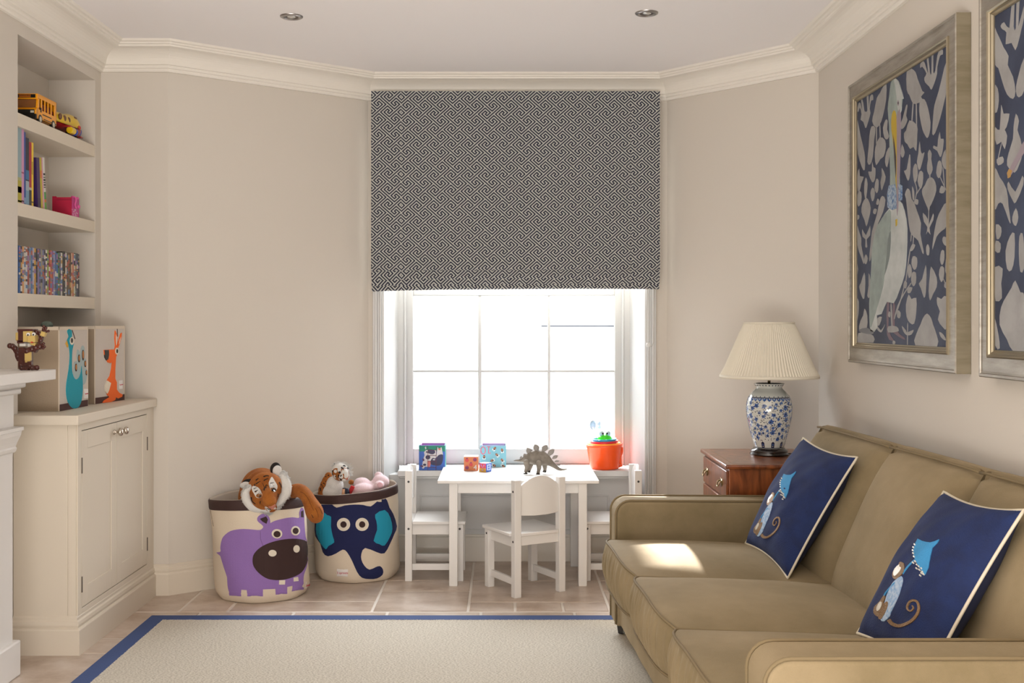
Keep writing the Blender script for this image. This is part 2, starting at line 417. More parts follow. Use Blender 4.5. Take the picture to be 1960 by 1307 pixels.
# ------------------------------------------------------------------ outside
def outside():
    wm_ = mat('white_painted_brick', '#f1f1f2', .8, bump=.6, bs=9)
    bm = B((-6, 1.05, 8.3, 8.5, -.3, 1.268), (1.05, 6, 8.32, 8.5, -.3, 1.24))
    t = thing('garden_wall', 'white painted brick garden wall seen beyond the window', 'wall', (0, 8.4, -.3))
    obj('brickwork', bm, wm_, t); obj('coping', B((.28, 1.02, 8.27, 8.31, 1.212, 1.222)), mat('lead_flashing', '#3c4856', .7), t)
    obj('ground', B((-12, 12, 6.02, 20, -.35, -.3)), mat('pale_paving', '#8f8f8b', .8))['kind'] = 'structure'
    # block added behind the garden wall to keep low sun off the window's left
    hm = mat('white_render', '#eceae6', .8)
    h = thing('sun_blocker', 'tall white block added behind the garden wall to hold back the sun', 'sun blocker', (-3, 11, -.3))
    obj('wall', B((-7, .12, 10.8, 15, -.3, 6.5)), hm, h); obj('roof', B((-7.2, .16, 10.7, 15.1, 6.5, 6.7)), mat('slate', '#555a60', .7), h)  # body and cap of the added block
outside()

# ================================================================== ROMAN BLIND
def fret():
    path = [(0,0),(-1,0),(-1,-2),(2,-2)]; p2 = [(0,0),(0,-1),(1,-1),(1,1),(-2,1),(-2,-3),(6,-3),(6,0),(4,0),(4,-1),(5,-1),(5,-2),(3,-2),(3,1),(7,1),(7,-7)]
    black = set()
    def key(p, q):
        i = (p-q) % 20; j = (p+q) % 20      # mod lattice (10,-10),(10,10)
        return (i, j)
    for pa in (path, p2):
        for (a, b), (c, d) in zip(pa, pa[1:]):
            a, b, c, d = 2*a, 2*b, 2*c, 2*d; n = max(abs(c-a), abs(d-b))
            for k in range(n+1): black.add(key(a+(c-a)*k//n, b+(d-b)*k//n))
    return lambda p, q: key(p, q) in black
isb = fret()
def blind():
    navy = mat('blind_navy_thread', '#11152e', .85); cream = mat('blind_cream_thread', '#b9b8b3', .85)
    T = thing('roman_blind', 'navy and cream fretwork roman blind half lowered over the window', 'blind', (.055, 5.62, 2.41))
    ha, hb = .00436, .0039
    def sheet(name, x0, x1, z0, z1, pos, zo=0, xo=0):
        V, Fc, MI = [], [], []
        def cell(p, q):
            cx = (p+q)*ha+xo; cz = (q-p)*hb+zo
            return cx, cz
        R = int((x1-x0)/ha/2+(z1-z0)/hb/2)+40
        i0 = int((x0-xo)/ha)-2; i1 = int((x1-xo)/ha)+2; j0 = int((z0-zo)/hb)-2; j1 = int((z1-zo)/hb)+2
        cl = lambda x, z: (min(x1, max(x0, x)), min(z1, max(z0, z)))
        for i in range(i0, i1+1):
            for j in range(j0, j1+1):
                if (i+j) & 1: continue
                p = (i-j)//2; q = (i+j)//2; cx = i*ha+xo; cz = j*hb+zo
                pt = [cl(cx-ha, cz), cl(cx, cz-hb), cl(cx+ha, cz), cl(cx, cz+hb)]
                ar = abs((pt[2][0]-pt[0][0])*(pt[3][1]-pt[1][1]))
                if ar < 1e-9: continue
                k = len(V); V.extend(pos(*c) for c in pt); Fc.append((k, k+1, k+2, k+3)); MI.append(0 if isb(p, q) else 1)
        me = bpy.data.meshes.new(name); me.from_pydata(V, [], Fc); me.polygons.foreach_set('material_index', MI); me.update()
        return me
    X0, X1 = -.674, .790
    def drape(x, z):
        k = (2.41-z)/.9
        return .004*math.sin(z*9+1)*k+.003*math.sin(x*5+z*3)*k
    def merge(name, mes, ms):
        o = link(name, mes[0], ms, T); 
        bm = bmesh.new(); bm.from_mesh(mes[0])
        for me in mes[1:]:
            me.transform(wm(T).inverted()); bm.from_mesh(me); bpy.data.meshes.remove(me)
        bm.to_mesh(mes[0]); bm.free(); return o
    seamL, seamR = -.522, .640
    def lower(x, base, d): return base - .010*max(0, (-.3-x)/.4)**1.5*d + .002*math.sin(x*4)*d
    def mk(name, z0, z1, y, d, zshift, curl=.012):
        def pos(x, z):
            zb = lower(x, z0, d); zz = zb+(z-z0)*(z1-zb)/(z1-z0); yy = y-drape(x, z)
            h = z-z0
            if h < curl: yy += (curl-math.sqrt(max(0, curl*curl-(curl-h)**2)))*1.0   # rounded bottom edge of the fold
            return (x, yy, zz)
        return merge(name, [sheet(name, seamL, seamR, z0, z1, pos, zshift, 0), sheet(name, X0, seamL, z0, z1, pos, zshift+.011, .028), sheet(name, seamR, X1, z0, z1, pos, zshift+.008, .052)], [navy, cream])
    mk('blind_fabric', 1.508, 2.415, 5.588, .6, 2.384)
    mk('fold', 1.463, 1.525, 5.602, .8, 2.384+.035)
    mk('fold', 1.436, 1.480, 5.612, 1.0, 2.384+.062)
    mk('fold', 1.412, 1.455, 5.622, 1.2, 2.384+.1)
    obj('lining', B((X0+.004, X1-.004, 5.632, 5.636, 1.42, 2.41)), mat('blind_lining', '#c9c4ba', .9), T)
    obj('head_rail', B((X0+.002, X1-.002, 5.61, 5.66, 2.395, 2.418)), WHITE, T)
    # bead chain loop at the right
    cp = mat('white_plastic', '#e8e8e6', .3)
    bm = bmesh.new(); a = PX(1239.5, 552, 5.622); b = PX(1238, 655, 5.622); c = PX(1254, 552, 5.622); d = PX(1251, 655, 5.622)
    pts = [tuple(a+Vector((0, 0, .1))), tuple(b), tuple(b.lerp(d, .25)-Vector((0, 0, .02))), tuple(b.lerp(d, .75)-Vector((0, 0, .021))), tuple(d), tuple(c+Vector((0, 0, .1)))]
    tube(bm, pts, .0016, 6)
    ch = obj('bead_chain', bm, mat('bead_chain_grey', '#b9b2a8', .4), T, smooth=True)
    bm = bmesh.new(); lathe(bm, [(.0001, -.006), (.009, -.006), (.011, -.003), (.011, .003), (.009, .006), (.0001, .006)], n=20, M=frame_M(PX(1241, 660, 5.618), (1, 0, 0), (0, 0, 1)) @ Matrix.Diagonal((1, 1.15, 1, 1)))
    obj('chain_weight', bm, cp, ch, smooth=True)
blind()

# ================================================================== LEFT SIDE: cabinet, fireplace
def cabinet():
    T = thing('alcove_cabinet', 'low painted two-door cabinet under the alcove shelves', 'cabinet', (-1.72, 4.6, 0))
    fx = -1.605
    obj('carcass', B((LW+.001, fx, 4.135, 5.028, 0, .859), (LW+.001, fx-.03, 4.128, 4.136, .13, .859)), JOIN, T, bev=.002)
    obj('end_stile', B((fx-.03, fx+.001, 4.130, 4.140, .13, .859)), JOIN, T, bev=.0015)
    bm = B((AX+.001, LW, AY0+.001, AY1-.001, .859, .896), (LW, -1.583, 4.095, 5.028, .859, .896))
    obj('cabinet_top', bm, JOIN, T, bev=.004)
    p = [(o, z) for o, z in sk]
    p = [(0, 0), (.022, 0), (.022, .092), (.02, .096), (.013, .1), (.016, .11), (.014, .122), (.008, .127), (.008, .137), (.003, .143), (0, .143)]
    obj('plinth', sweep([(LW+.002, 4.13), (fx, 4.13), (fx, 5.028)], p), JOIN, T)
    ds = [(4.175, 4.548, 'far'), (4.552, 4.935, 'near')]
    for y0, y1, s in ds:
        z0, z1 = .163, .830; st = .058
        bm = bmesh.new(); x0, x1 = fx+.0005, fx+.006
        box(bm, x0, x1, y0, y0+st, z0, z1); box(bm, x0, x1, y1-st, y1, z0, z1); box(bm, x0, x1, y0+st, y1-st, z0, z0+.075); box(bm, x0, x1, y0+st, y1-st, z1-.07, z1)
        box(bm, fx-.004, fx+.0012, y0+st, y1-st, z0+.07, z1-.07)
        d = obj('door', bm, JOIN, T, bev=.0012)
        ky = y1-.03 if s == 'far' else y0+.032
        bm = bmesh.new(); M = frame_M(Vector((x1, ky, .793)), (0, 1, 0), (0, 0, 1))
        lathe(bm, [(.0001, 0), (.011, 0), (.0115, .003), (.006, .005), (.0055, .014), (.009, .019), (.0155, .023), (.0165, .028), (.0145, .034), (.008, .037), (.0001, .038)], n=24, M=M)
        obj('knob', bm, mat('polished_nickel', '#cfc6bb', .18, 1), d, smooth=True)
        hy = y0-.002 if s == 'far' else y1+.002
        for hz in (.70, .25): obj('hinge', B((x1-.004, x1+.003, hy-.004, hy+.003, hz-.03, hz+.03)), mat('hinge_steel', '#6b6157', .4, .8), d, bev=.001)
    # dark sheet painted as shade in the gaps round the doors
    obj('door_gap_shade', B((fx-.001, fx+.0003, 4.17, 4.94, .158, .835)), mat('gap_shadow', '#4b4238', .9), T)
    bm = B((fx-.001, fx+.006, 4.135, 4.172, .13, .859), (fx-.001, fx+.006, 4.938, 5.028, .13, .859), (fx-.001, fx+.006, 4.172, 4.938, .833, .859), (fx-.001, fx+.006, 4.172, 4.938, .13, .160))
    obj('face_frame', bm, JOIN, T, bev=.001)
cabinet()
def fireplace():
    FP = mat('mantel_white', '#dedad6', .45)
    T = thing('fireplace_surround', 'white painted mantelpiece with moulded pilaster at the left edge', 'fireplace', (-1.78, 3.2, 0))
    obj('mantel_shelf', B((LW+.001, -1.612, 2.2, 3.965, 1.037, 1.074)), FP, T, bev=.002)
    obj('bed_moulding', B((LW+.001, -1.69, 2.3, 3.90, 1.012, 1.037), (LW+.001, -1.70, 2.3, 3.885, .99, 1.012)), FP, T, bev=.006)
    obj('frieze', B((LW+.001, -1.722, 2.35, 3.87, .875, .99)), FP, T)
    for y0, y1 in ((3.62, 3.868), (2.35, 2.6)):
        p = obj('pilaster', B((LW+.001, -1.724, y0, y1, .0, .8)), FP, T, bev=.002)
        bm = bmesh.new(); pr = [(0, .785), (.004, .785), (.008, .79), (.01, .80), (.007, .806), (.011, .82), (.02, .845), (.022, .86), (.027, .862), (.027, .874), (0, .878)]
        c = sweep([(LW+.001, y0), (-1.724, y0), (-1.724, y1), (LW+.001, y1)], pr)
        obj('capital', c, FP, p)
        box(bm, LW+.001, -1.724, y0, y1, .79, .876); obj('capital_block', bm, FP, p)
        obj('pilaster_base', B((LW+.001, -1.703, y0-.02, y1+.018, 0, .125)), FP, p, bev=.006)
fireplace()

# ================================================================== DOWNLIGHTS
for (x, y, lab) in ((-.874, 4.53, 'recessed ceiling spotlight nearer the bookshelf side'), (.579, 4.48, 'recessed ceiling spotlight nearer the paintings side')):
    T = thing('recessed_spotlight', lab, 'ceiling light', (x, y, CH), group='recessed ceiling spotlights')
    bm = bmesh.new(); lathe(bm, [(.030, -.001), (.030, -.006), (.040, -.007), (.046, -.004), (.047, 0), (.047, .001), (.030, .001)], (x, y, CH), 36)
    obj('bezel', bm, mat('brushed_nickel', '#b3b0b0', .3, 1), T, smooth=True)
    bm = bmesh.new(); lathe(bm, [(.029, -.003), (.029, -.001), (.0001, -.0008)], (x, y, CH), 28); obj('lamp_recess', bm, mat('lamp_dark', '#57504c', .4), T)
    bm = bmesh.new(); lathe(bm, [(.0001, -.006), (.012, -.006), (.018, -.003), (.021, -.001)], (x, y, CH), 24); obj('bulb', bm, mat('bulb_glass', '#d5d4d0', .15, .6), T, smooth=True)

# ================================================================== RUG
def rug():
    T = thing('area_rug', 'cream ribbed wool rug with a navy cloth border', 'rug', (-.3, 3, 0))
    m = bpy.data.materials.new('rug_weave'); m.use_nodes = True; nt = m.node_tree; N = nt.nodes; L = nt.links; b = N['Principled BSDF']; b.inputs['Roughness'].default_value = .95
    tc = N.new('ShaderNodeTexCoord'); mp = N.new('ShaderNodeMapping'); mp.inputs['Rotation'].default_value = (0, 0, .42); mp.inputs['Scale'].default_value = (130, 380, 1); L.new(tc.outputs['Object'], mp.inputs[0])
    n = N.new('ShaderNodeTexNoise'); n.inputs['Scale'].default_value = 1.0; n.inputs['Detail'].default_value = 3; L.new(mp.outputs[0], n.inputs[0])
    r = N.new('ShaderNodeValToRGB'); e = r.color_ramp.elements; e[0].position = .34; e[0].color = (*C('#9c9280'), 1); e[1].position = .56; e[1].color = (*C('#d9d2c4'), 1); L.new(n.outputs[0], r.inputs[0])
    L.new(r.outputs[0], b.inputs['Base Color']); bp = N.new('ShaderNodeBump'); bp.inputs['Strength'].default_value = .9; bp.inputs['Distance'].default_value = .004; L.new(n.outputs[0], bp.inputs['Height']); L.new(bp.outputs[0], b.inputs['Normal'])
    x0, x1, y0, y1, bw = -1.482, .88, 1.4, 4.635, .068
    bm = bmesh.new(); nx, ny = 250, 6
    random.seed(2)
    box(bm, x0+bw-.01, x1-bw+.01, y0+bw, y1-bw-.006, .001, .0105)
    # looped edge rows of the weave along the border
    obj('woven_field', bm, m, T)
    bm = bmesh.new()
    for k in range(303):
        x = x0+bw+.002+k*.0073; sphere(bm, (x, y1-bw-.003+random.uniform(-.002, .002), .0095), (.0048, .0042, .0022), u=8, v=5)
    for k in range(300):
        y = y1-bw-.004-k*.0078; sphere(bm, (x0+bw+.001+random.uniform(-.002, .002), y, .0095), (.0042, .0048, .0022), u=8, v=5)
    obj('looped_edge', bm, m, T, smooth=True, recalc=False)
    nb = mat('navy_cotton_tape', '#3a4f80', .85, bump=.3, bs=220)
    o = [(x0, y0), (x1, y0), (x1, y1), (x0, y1)]; i = [(x0+bw, y0+bw), (x1-bw, y0+bw), (x1-bw, y1-bw), (x0+bw, y1-bw)]
    for k in range(4):
        a, b_, c, d = o[k], o[(k+1) % 4], i[(k+1) % 4], i[k]; bm = bmesh.new(); prism(bm, [(*a, .001), (*b_, .001), (*c, .001), (*d, .001)], (0, 0, .0105)); obj('border_tape', bm, nb, T, bev=.002)
rug()

# ================================================================== SOFA
def fabric(name, c1, c2, bs=(900, 900, 900), sheen=.35, bump=.25, rough=.85, ns=7):
    m = mat(name, c1, rough, col2=c2, vs=ns, sheen=sheen, bump=bump, bs=400); return m
VEL = fabric('tan_velvet', '#978566', '#7f6f50', sheen=.3, ns=3)
PIPE = mat('tan_piping', '#7d6c4e', .8)
def puff(bm, x0, x1, y0, y1, z0, z1, fn, nx=16, ny=16, nz=5, e=5.0):
    """soft box: a subdivided box rounded like a stuffed cushion; fn(u,v,w,p) -> moved point"""
    idx = {}
    def P(u, v, w):
        k = (round(u, 4), round(v, 4), round(w, 4))
        if k in idx: return idx[k]
        uu, vv, ww = u, v, w
        p = Vector((x0+(uu+1)/2*(x1-x0), y0+(vv+1)/2*(y1-y0), z0+(ww+1)/2*(z1-z0)))
        idx[k] = bm.verts.new(fn(u, v, w, p)); return idx[k]
    g = lambda n: [-1+2*i/n for i in range(n+1)]
    X, Y, Zz = g(nx), g(ny), g(nz)
    def quad(A, Bq, f):
        for a0, a1 in zip(A, A[1:]):
            for b0, b1 in zip(Bq, Bq[1:]): bm.faces.new((f(a0, b0), f(a1, b0), f(a1, b1), f(a0, b1)))
    quad(X, Y, lambda a, b: P(a, b, 1)); quad(X, Y, lambda a, b: P(a, b, -1))
    quad(X, Zz, lambda a, b: P(a, -1, b)); quad(X, Zz, lambda a, b: P(a, 1, b))
    quad(Y, Zz, lambda a, b: P(-1, a, b)); quad(Y, Zz, lambda a, b: P(1, a, b))
SRZ = math.atan(.05); SO = Vector((.428, 4.42, 0))
def sofa():
    T = thing('sofa', 'tan velvet three-seat sofa with piped cushions along the right wall', 'sofa', SO, SRZ)
    L = 2.16; AW = .14; DP = .885
    def O(n, bm, m, par=T, **k): return obj(n, bm, m, par, world=False, **k)
    # base
    bm = bmesh.new()
    def fb(u, v, w_, p):
        if u < -.9: p.x += .0012*math.sin(p.y*23)
        return p
    puff(bm, .012, DP, -L+.02, -.02, .065, .29, fb, 4, 40, 4)
    O('base', bm, VEL, bev=.012, smooth=True, angle=60)
    # arms with rounded front-top corner
    def arm(y0, y1, zt=.548):
        bm = bmesh.new(); pts = []
        r = .055
        pts = [(0, .06)]
        for k in range(7):
            a = PI-PI/2*k/6; pts.append((r+r*math.cos(a), zt-r+r*math.sin(a)))
        pts += [(DP-.02, zt-.012), (DP-.02, .06)]
        prism(bm, [(x, y0, z) for x, z in pts], (0, y1-y0, 0))
        a = O('arm', bm, VEL, bev=.012, seg=3, angle=35)
        for yy in (y0+.004, y1-.004):
            bm = bmesh.new(); path = [(-.001, yy, .07), (-.001, yy, .25)]+[(x-.001 if x < r else x, yy, z+.001) for x, z in pts[1:8]]+[(DP*.5, yy, zt-.004), (DP-.05, yy, zt-.010)]
            tube(bm, path, .0045, 8); O('piping', bm, PIPE, a, smooth=True)
        return a
    arm(-AW, 0); arm(-L, -L+AW)
    # back: outer shell and three padded sections
    zt = .835
    bm = bmesh.new()
    prism(bm, [(.66, -.035, .25), (.845, -.035, zt-.02), (.862, -.035, zt), (DP, -.035, zt-.01), (DP, -.035, .1), (.66, -.035, .1)], (0, -L+.07, 0))
    O('back_shell', bm, VEL, bev=.012, seg=3)
    iy0, iy1 = -AW, -L+AW; cw = (iy1-iy0)/3
    for k in range(3):
        ya = iy0+cw*k; yb = ya+cw
        if k == 0: ya = -.04
        if k == 2: yb = -L+.04
        lo = iy0+cw*k if k == 0 else ya; 
        def fb2(u, v, w_, p, ya=ya, yb=yb):
            # u depth (-1 front), v length, w height
            t = (w_+1)/2; xf = .60+(.825-.60)*t; xb = .70+(.862-.70)*t
            x = xf if u < 0 else xb; x = xf+(xb-xf)*(u+1)/2
            puffy = (1-abs(v)**3.2)*(1-abs(w_)**4)
            if u < 0: x -= .070*puffy*(-u)
            edge = abs(v)**10
            if u < 0: x += .03*edge
            z = .33+(zt-.33)*t
            if w_ > .95: z -= .010*edge + (.022*(-u) if u < 0 else 0)
            yy = p.y
            if k == 0 and yy > -AW+.002 and z < .56: yy = -AW+.002
            if k == 2 and yy < -L+AW-.002 and z < .56: yy = -L+AW-.002
            return Vector((x, yy, z))
        bm = bmesh.new(); puff(bm, 0, 1, yb, ya, 0, 1, fb2, 4, 22, 16)
        c = O('back_cushion', bm, VEL, smooth=True, bev=.008, angle=50)
        bm = bmesh.new(); tube(bm, [(.828, ya-.002, zt-.012), (.826, ya-.04, zt-.009), (.825, (ya+yb)/2, zt-.007), (.826, yb+.04, zt-.009), (.828, yb+.002, zt-.012)], .0042, 8)
        O('piping', bm, PIPE, c, smooth=True)
    # seat cushions
    for k in range(3):
        ya = iy0+cw*k-.002; yb = iy0+cw*(k+1)+.002
        rnd = random.Random(k+3); ph = [rnd.uniform(0, 6) for _ in range(4)]
        def top(u, v):
            return .400-.035*(u+1)/2+.045*(1-abs(v)**2.4)*(1-abs(u)**3)+(.024*(1-v*v) if u < 0 else 0)*abs(u)**3
        def fs(u, v, w_, p):
            x = -.022+(u+1)/2*.70; y = ya+(1-v)/2*(yb-ya)
            bow = .036*(1-v**4)
            zt_ = top(u, v); zb = .255
            z = zb+(w_+1)/2*(zt_-zb)
            if u < 0: x -= bow*(-u)**3
            if u <= -.999:                                    # gathered front boxing
                mid = 1-w_*w_; x -= .016*mid
                x += .0035*mid*math.sin(y*150+ph[0]+1.5*math.sin(y*31+ph[1]))+.002*mid*math.sin(y*83+ph[2]+w_*2)
            if abs(v) >= .999: y += (.012 if v < 0 else -.012)*-(1-w_*w_)*0 
            if abs(v) > .999 and abs(u) > .999: y -= .008*v*-1*0
            return Vector((x, y, z))
        bm = bmesh.new(); puff(bm, 0, 1, 0, 1, 0, 1, fs, 20, 90, 10)
        c = O('seat_cushion', bm, VEL, smooth=True, bev=.009, angle=40)
        for wz in (1, -1):
            bm = bmesh.new(); path = []
            for q in range(13): path.append(fs(-1+1.7*(1-q/12), 1, wz, None)+Vector((-.004, .002 if q < 12 else 0, -.002*wz)))
            for q in range(1, 24): path.append(fs(-1, 1-2*q/24, wz, None)+Vector((-.002, 0, -.001*wz)))
            for q in range(13): path.append(fs(-1+1.7*q/12, -1, wz, None)+Vector((-.004, -.002, -.002*wz)))
            tube(bm, path, .0042, 6); O('piping', bm, PIPE, c, smooth=True)
    fm = mat('dark_foot', '#2b2725', .35)
    for x, y in ((.035, -.06), (.80, -.06), (.035, -L+.09), (.80, -L+.09)):
        bm = bmesh.new(); lathe(bm, [(.016, .012), (.024, .066)], (x, y, 0), 4, fn=None); O('foot', bm, fm, bev=.002)
        
    return T
sofa()

# ================================================================== BLUE PILLOWS
NAVY = mat('navy_linen', '#132757', .85, col2='#101f48', vs=14, bump=.4, bs=260, sheen=.2)
NBACK = mat('navy_back', '#161d3a', .9)
CRP = mat('cream_piping', '#d8cdb6', .7)
AQUA = mat('aqua_felt', '#3b8fc4', .8, bump=.6, bs=300); GOLDT = mat('bronze_thread', '#8a6a45', .4, .4, bump=.8, bs=300); PALET = mat('pale_lace', '#b9c9da', .7, col2='#7fa2cb', vs=120); PEARL = mat('pearl', '#ddd8cc', .25)
def pillow(BL, BR, TR, TL, label, zf, T_=.080):
    T = thing('scatter_cushion', label, 'cushion', ((BL+BR)/2), 0, 'navy scatter cushions')
    nrm = (BR-BL).cross(TL-BL).normalized()
    if nrm.dot(Vector((0, -1, 0))) < 0 and nrm.dot(Vector((-1, 0, 0))) < 0: nrm = -nrm
    def P(u, v):
        # pulled-in edges give the pointed corners
        iu = u*(1-.07*(1-v*v)); iv = v*(1-.085*(1-u*u))
        a, b = (iu+1)/2, (iv+1)/2
        return BL*(1-a)*(1-b)+BR*a*(1-b)+TR*a*b+TL*(1-a)*b
    def side(s, n=36):
        bm = bmesh.new(); G = []
        for i in range(n+1):
            row = []
            for j in range(n+1):
                u = -1+2*i/n; v = -1+2*j/n
                h = max(0, (1-u*u)*(1-v*v))**.5
                wr = .0022*math.sin(7*u+5*v)*h+.0016*math.sin(15*u-9*v)*h
                r = abs(u*v)**3; wr += .003*r*math.sin(28*(abs(u)-abs(v)))*h**.5
                row.append(bm.verts.new(P(u, v)+nrm*s*(T_*h+wr)))
            G.append(row)
        for i in range(n):
            for j in range(n): bm.faces.new((G[i][j], G[i+1][j], G[i+1][j+1], G[i][j+1]))
        return bm
    f = obj('cushion_front', side(1), NAVY, T, smooth=True); obj('cushion_back', side(-1), NBACK, T, smooth=True)
    n = 24; path = [P(-1+2*i/n, -1) for i in range(n)]+[P(1, -1+2*i/n) for i in range(n)]+[P(1-2*i/n, 1) for i in range(n)]+[P(-1, 1-2*i/n) for i in range(n+1)]
    bm = bmesh.new(); tube(bm, path, .0042, 8); obj('piping', bm, CRP, T, smooth=True)
    sf = tree(f); D = Deco(sf)
    D.add(zf([(545,402),(580,420),(610,428),(640,432),(675,422),(706,408),(695,430),(655,470),(640,530),(632,575),(625,620),(600,675),(570,640),(530,570),(515,540),(512,500),(515,470),(530,430)]), AQUA, .0022, 0, 8)
    D.add(zf(stroke([(522,560),(500,580),(470,610),(440,650),(430,668)], 9)), AQUA, .002, 0, 8)
    D.add(zf(stroke([(370,735),(330,775),(300,812),(280,850)], 8)), AQUA, .002, 0, 8)
    D.add(zf([(420,685),(430,720),(415,780),(400,830),(378,880),(360,920),(340,960),(330,990),(290,1028),(262,1010),(278,950),(290,900),(310,830),(340,760),(370,720)]), PALET, .002, 2, 8)
    D.add(zf([(410,578),(435,584),(443,600),(440,650),(415,680),(380,710),(358,700),(352,670),(365,640),(395,610)]), GOLDT, .0025, 2, 8)
    D.add(zf([(372,630),(408,598),(424,612),(410,650),(372,688),(362,665)]), PEARL, .0032, 2, 8)
    D.add(zf([(215,920),(240,895),(262,870),(290,830),(298,850),(285,885),(300,900),(290,930),(255,985),(240,990),(212,965)]), GOLDT, .0024, 2, 8)
    D.add(zf([(305,880),(322,890),(310,940),(275,1005),(255,1010),(250,990),(270,930)]), GOLDT, .003, 2, 8)
    D.add(zf([(262,880),(276,890),(262,935),(240,950),(238,920)]), PEARL, .0032, 2, 8)
    tail = smooth_poly([(325,1015),(350,1045),(400,1062),(450,1050),(500,1022),(540,975),(553,925),(540,880),(505,870),(475,890),(465,930),(490,950),(512,928),(503,908)], 3, False)
    D.add(zf(stroke(tail, 27, 8)), GOLDT, .0026, 0, 8)
    for k, (x, y) in enumerate([(525,448),(516,470),(512,492),(515,515),(520,540),(512,585),(528,575),(540,600),(538,628),(556,615),(560,640),(575,630),(565,682),(582,655),(590,672),(575,665)]): D.add(zf(ell(x, y, 5, 7, 8)), PEARL, .0045, 0, 0)
    D.build('embroidery', f)
zf2 = Z(1620, 930, .2524)
def zf1(pts): return Z(1420, 830, .2218)([(.648*x-.0798*y+43.9, -.1628*x+.7925*y+118.1) for x, y in pts])
pillow(PX(1427,1040,4.12), PX(1508,1107,3.70), PX(1641,875,3.74), PX(1538,838,4.16), 'navy cushion with embroidered monkey leaning by the far arm of the sofa', zf1)
pillow(PX(1641,1212,2.96), PX(1771,1309,2.56), PX(1960,976,2.62), PX(1807,941,3.05), 'navy cushion with embroidered monkey nearest the camera, behind the near sofa arm', zf2)

# ================================================================== BEDSIDE CHEST AND LAMP
def chest():
    wd = bpy.data.materials.new('mahogany'); wd.use_nodes = True; nt = wd.node_tree; N = nt.nodes; L = nt.links; b = N['Principled BSDF']
    b.inputs['Roughness'].default_value = .28; b.inputs['Coat Weight'].default_value = .4; b.inputs['Coat Roughness'].default_value = .12
    tc = N.new('ShaderNodeTexCoord'); mp = N.new('ShaderNodeMapping'); mp.inputs['Scale'].default_value = (6, 6, 1.2); L.new(tc.outputs['Object'], mp.inputs[0])
    n = N.new('ShaderNodeTexNoise'); n.inputs['Scale'].default_value = 4; n.inputs['Detail'].default_value = 8; n.inputs['Distortion'].default_value = 1.2; L.new(mp.outputs[0], n.inputs[0])
    r = N.new('ShaderNodeValToRGB'); e = r.color_ramp.elements; e[0].position = .3; e[0].color = (*C('#54260f'), 1); e[1].position = .72; e[1].color = (*C('#96532a'), 1); L.new(n.outputs[0], r.inputs[0]); L.new(r.outputs[0], b.inputs['Base Color'])
    br = mat('aged_brass', '#8d7a58', .3, 1)
    T = thing('bedside_chest', 'polished mahogany bedside chest of drawers carrying the table lamp', 'chest of drawers', (1.12, 4.79, 0))
    x0, x1, y0, y1, zt = .905, 1.335, 4.50, 5.09, .66
    obj('carcass', B((x0+.018, x1-.01, y0+.02, y1-.02, .05, zt-.018)), wd, T, bev=.002)
    bm = bmesh.new(); box(bm, x0, x1, y0, y1, zt-.018, zt); t = obj('chest_top', bm, wd, T, bev=.006, seg=3)
    obj('inlay', B((x0+.035, x0+.039, y0+.035, y1-.035, zt, zt+.0004), (x1-.039, x1-.035, y0+.035, y1-.035, zt, zt+.0004), (x0+.035, x1-.035, y0+.035, y0+.039, zt, zt+.0004), (x0+.035, x1-.035, y1-.039, y1-.035, zt, zt+.0004)), mat('inlay_line', '#7c5a34', .4), t)
    obj('plinth', B((x0+.01, x1-.01, y0+.012, y1-.012, 0, .07)), wd, T, bev=.005)
    z = zt-.03
    for h in (.115, .13, .145, .15):
        d = obj('drawer', B((x0+.008, x0+.019, y0+.035, y1-.035, z-h, z)), wd, T, bev=.003)
        for yy in (y0+.13, y1-.13):
            zz = z-h*.5; bm = bmesh.new()
            M = frame_M(Vector((x0+.008, yy, zz)), (0, 1, 0), (0, 0, 1)); s = -1
            prism(bm, [(x0+.008, yy+a, zz+c) for a, c in ((-.032, 0), (-.02, .016), (0, .012), (.02, .016), (.032, 0), (.018, -.014), (0, -.02), (-.018, -.014))], (-.002, 0, 0))
            for q in (-.02, .02): sphere(bm, (x0+.001, yy+q, zz+.003), (.006, .0045, .0045), u=10, v=8)
            tube(bm, [(x0-.003, yy-.02, zz+.003), (x0-.008, yy-.019, zz-.010), (x0-.010, yy-.008, zz-.018), (x0-.010, yy+.008, zz-.018), (x0-.008, yy+.019, zz-.010), (x0-.003, yy+.02, zz+.003)], .0025, 8)
            obj('handle', bm, br, d, smooth=True)
        z -= h+.008
chest()
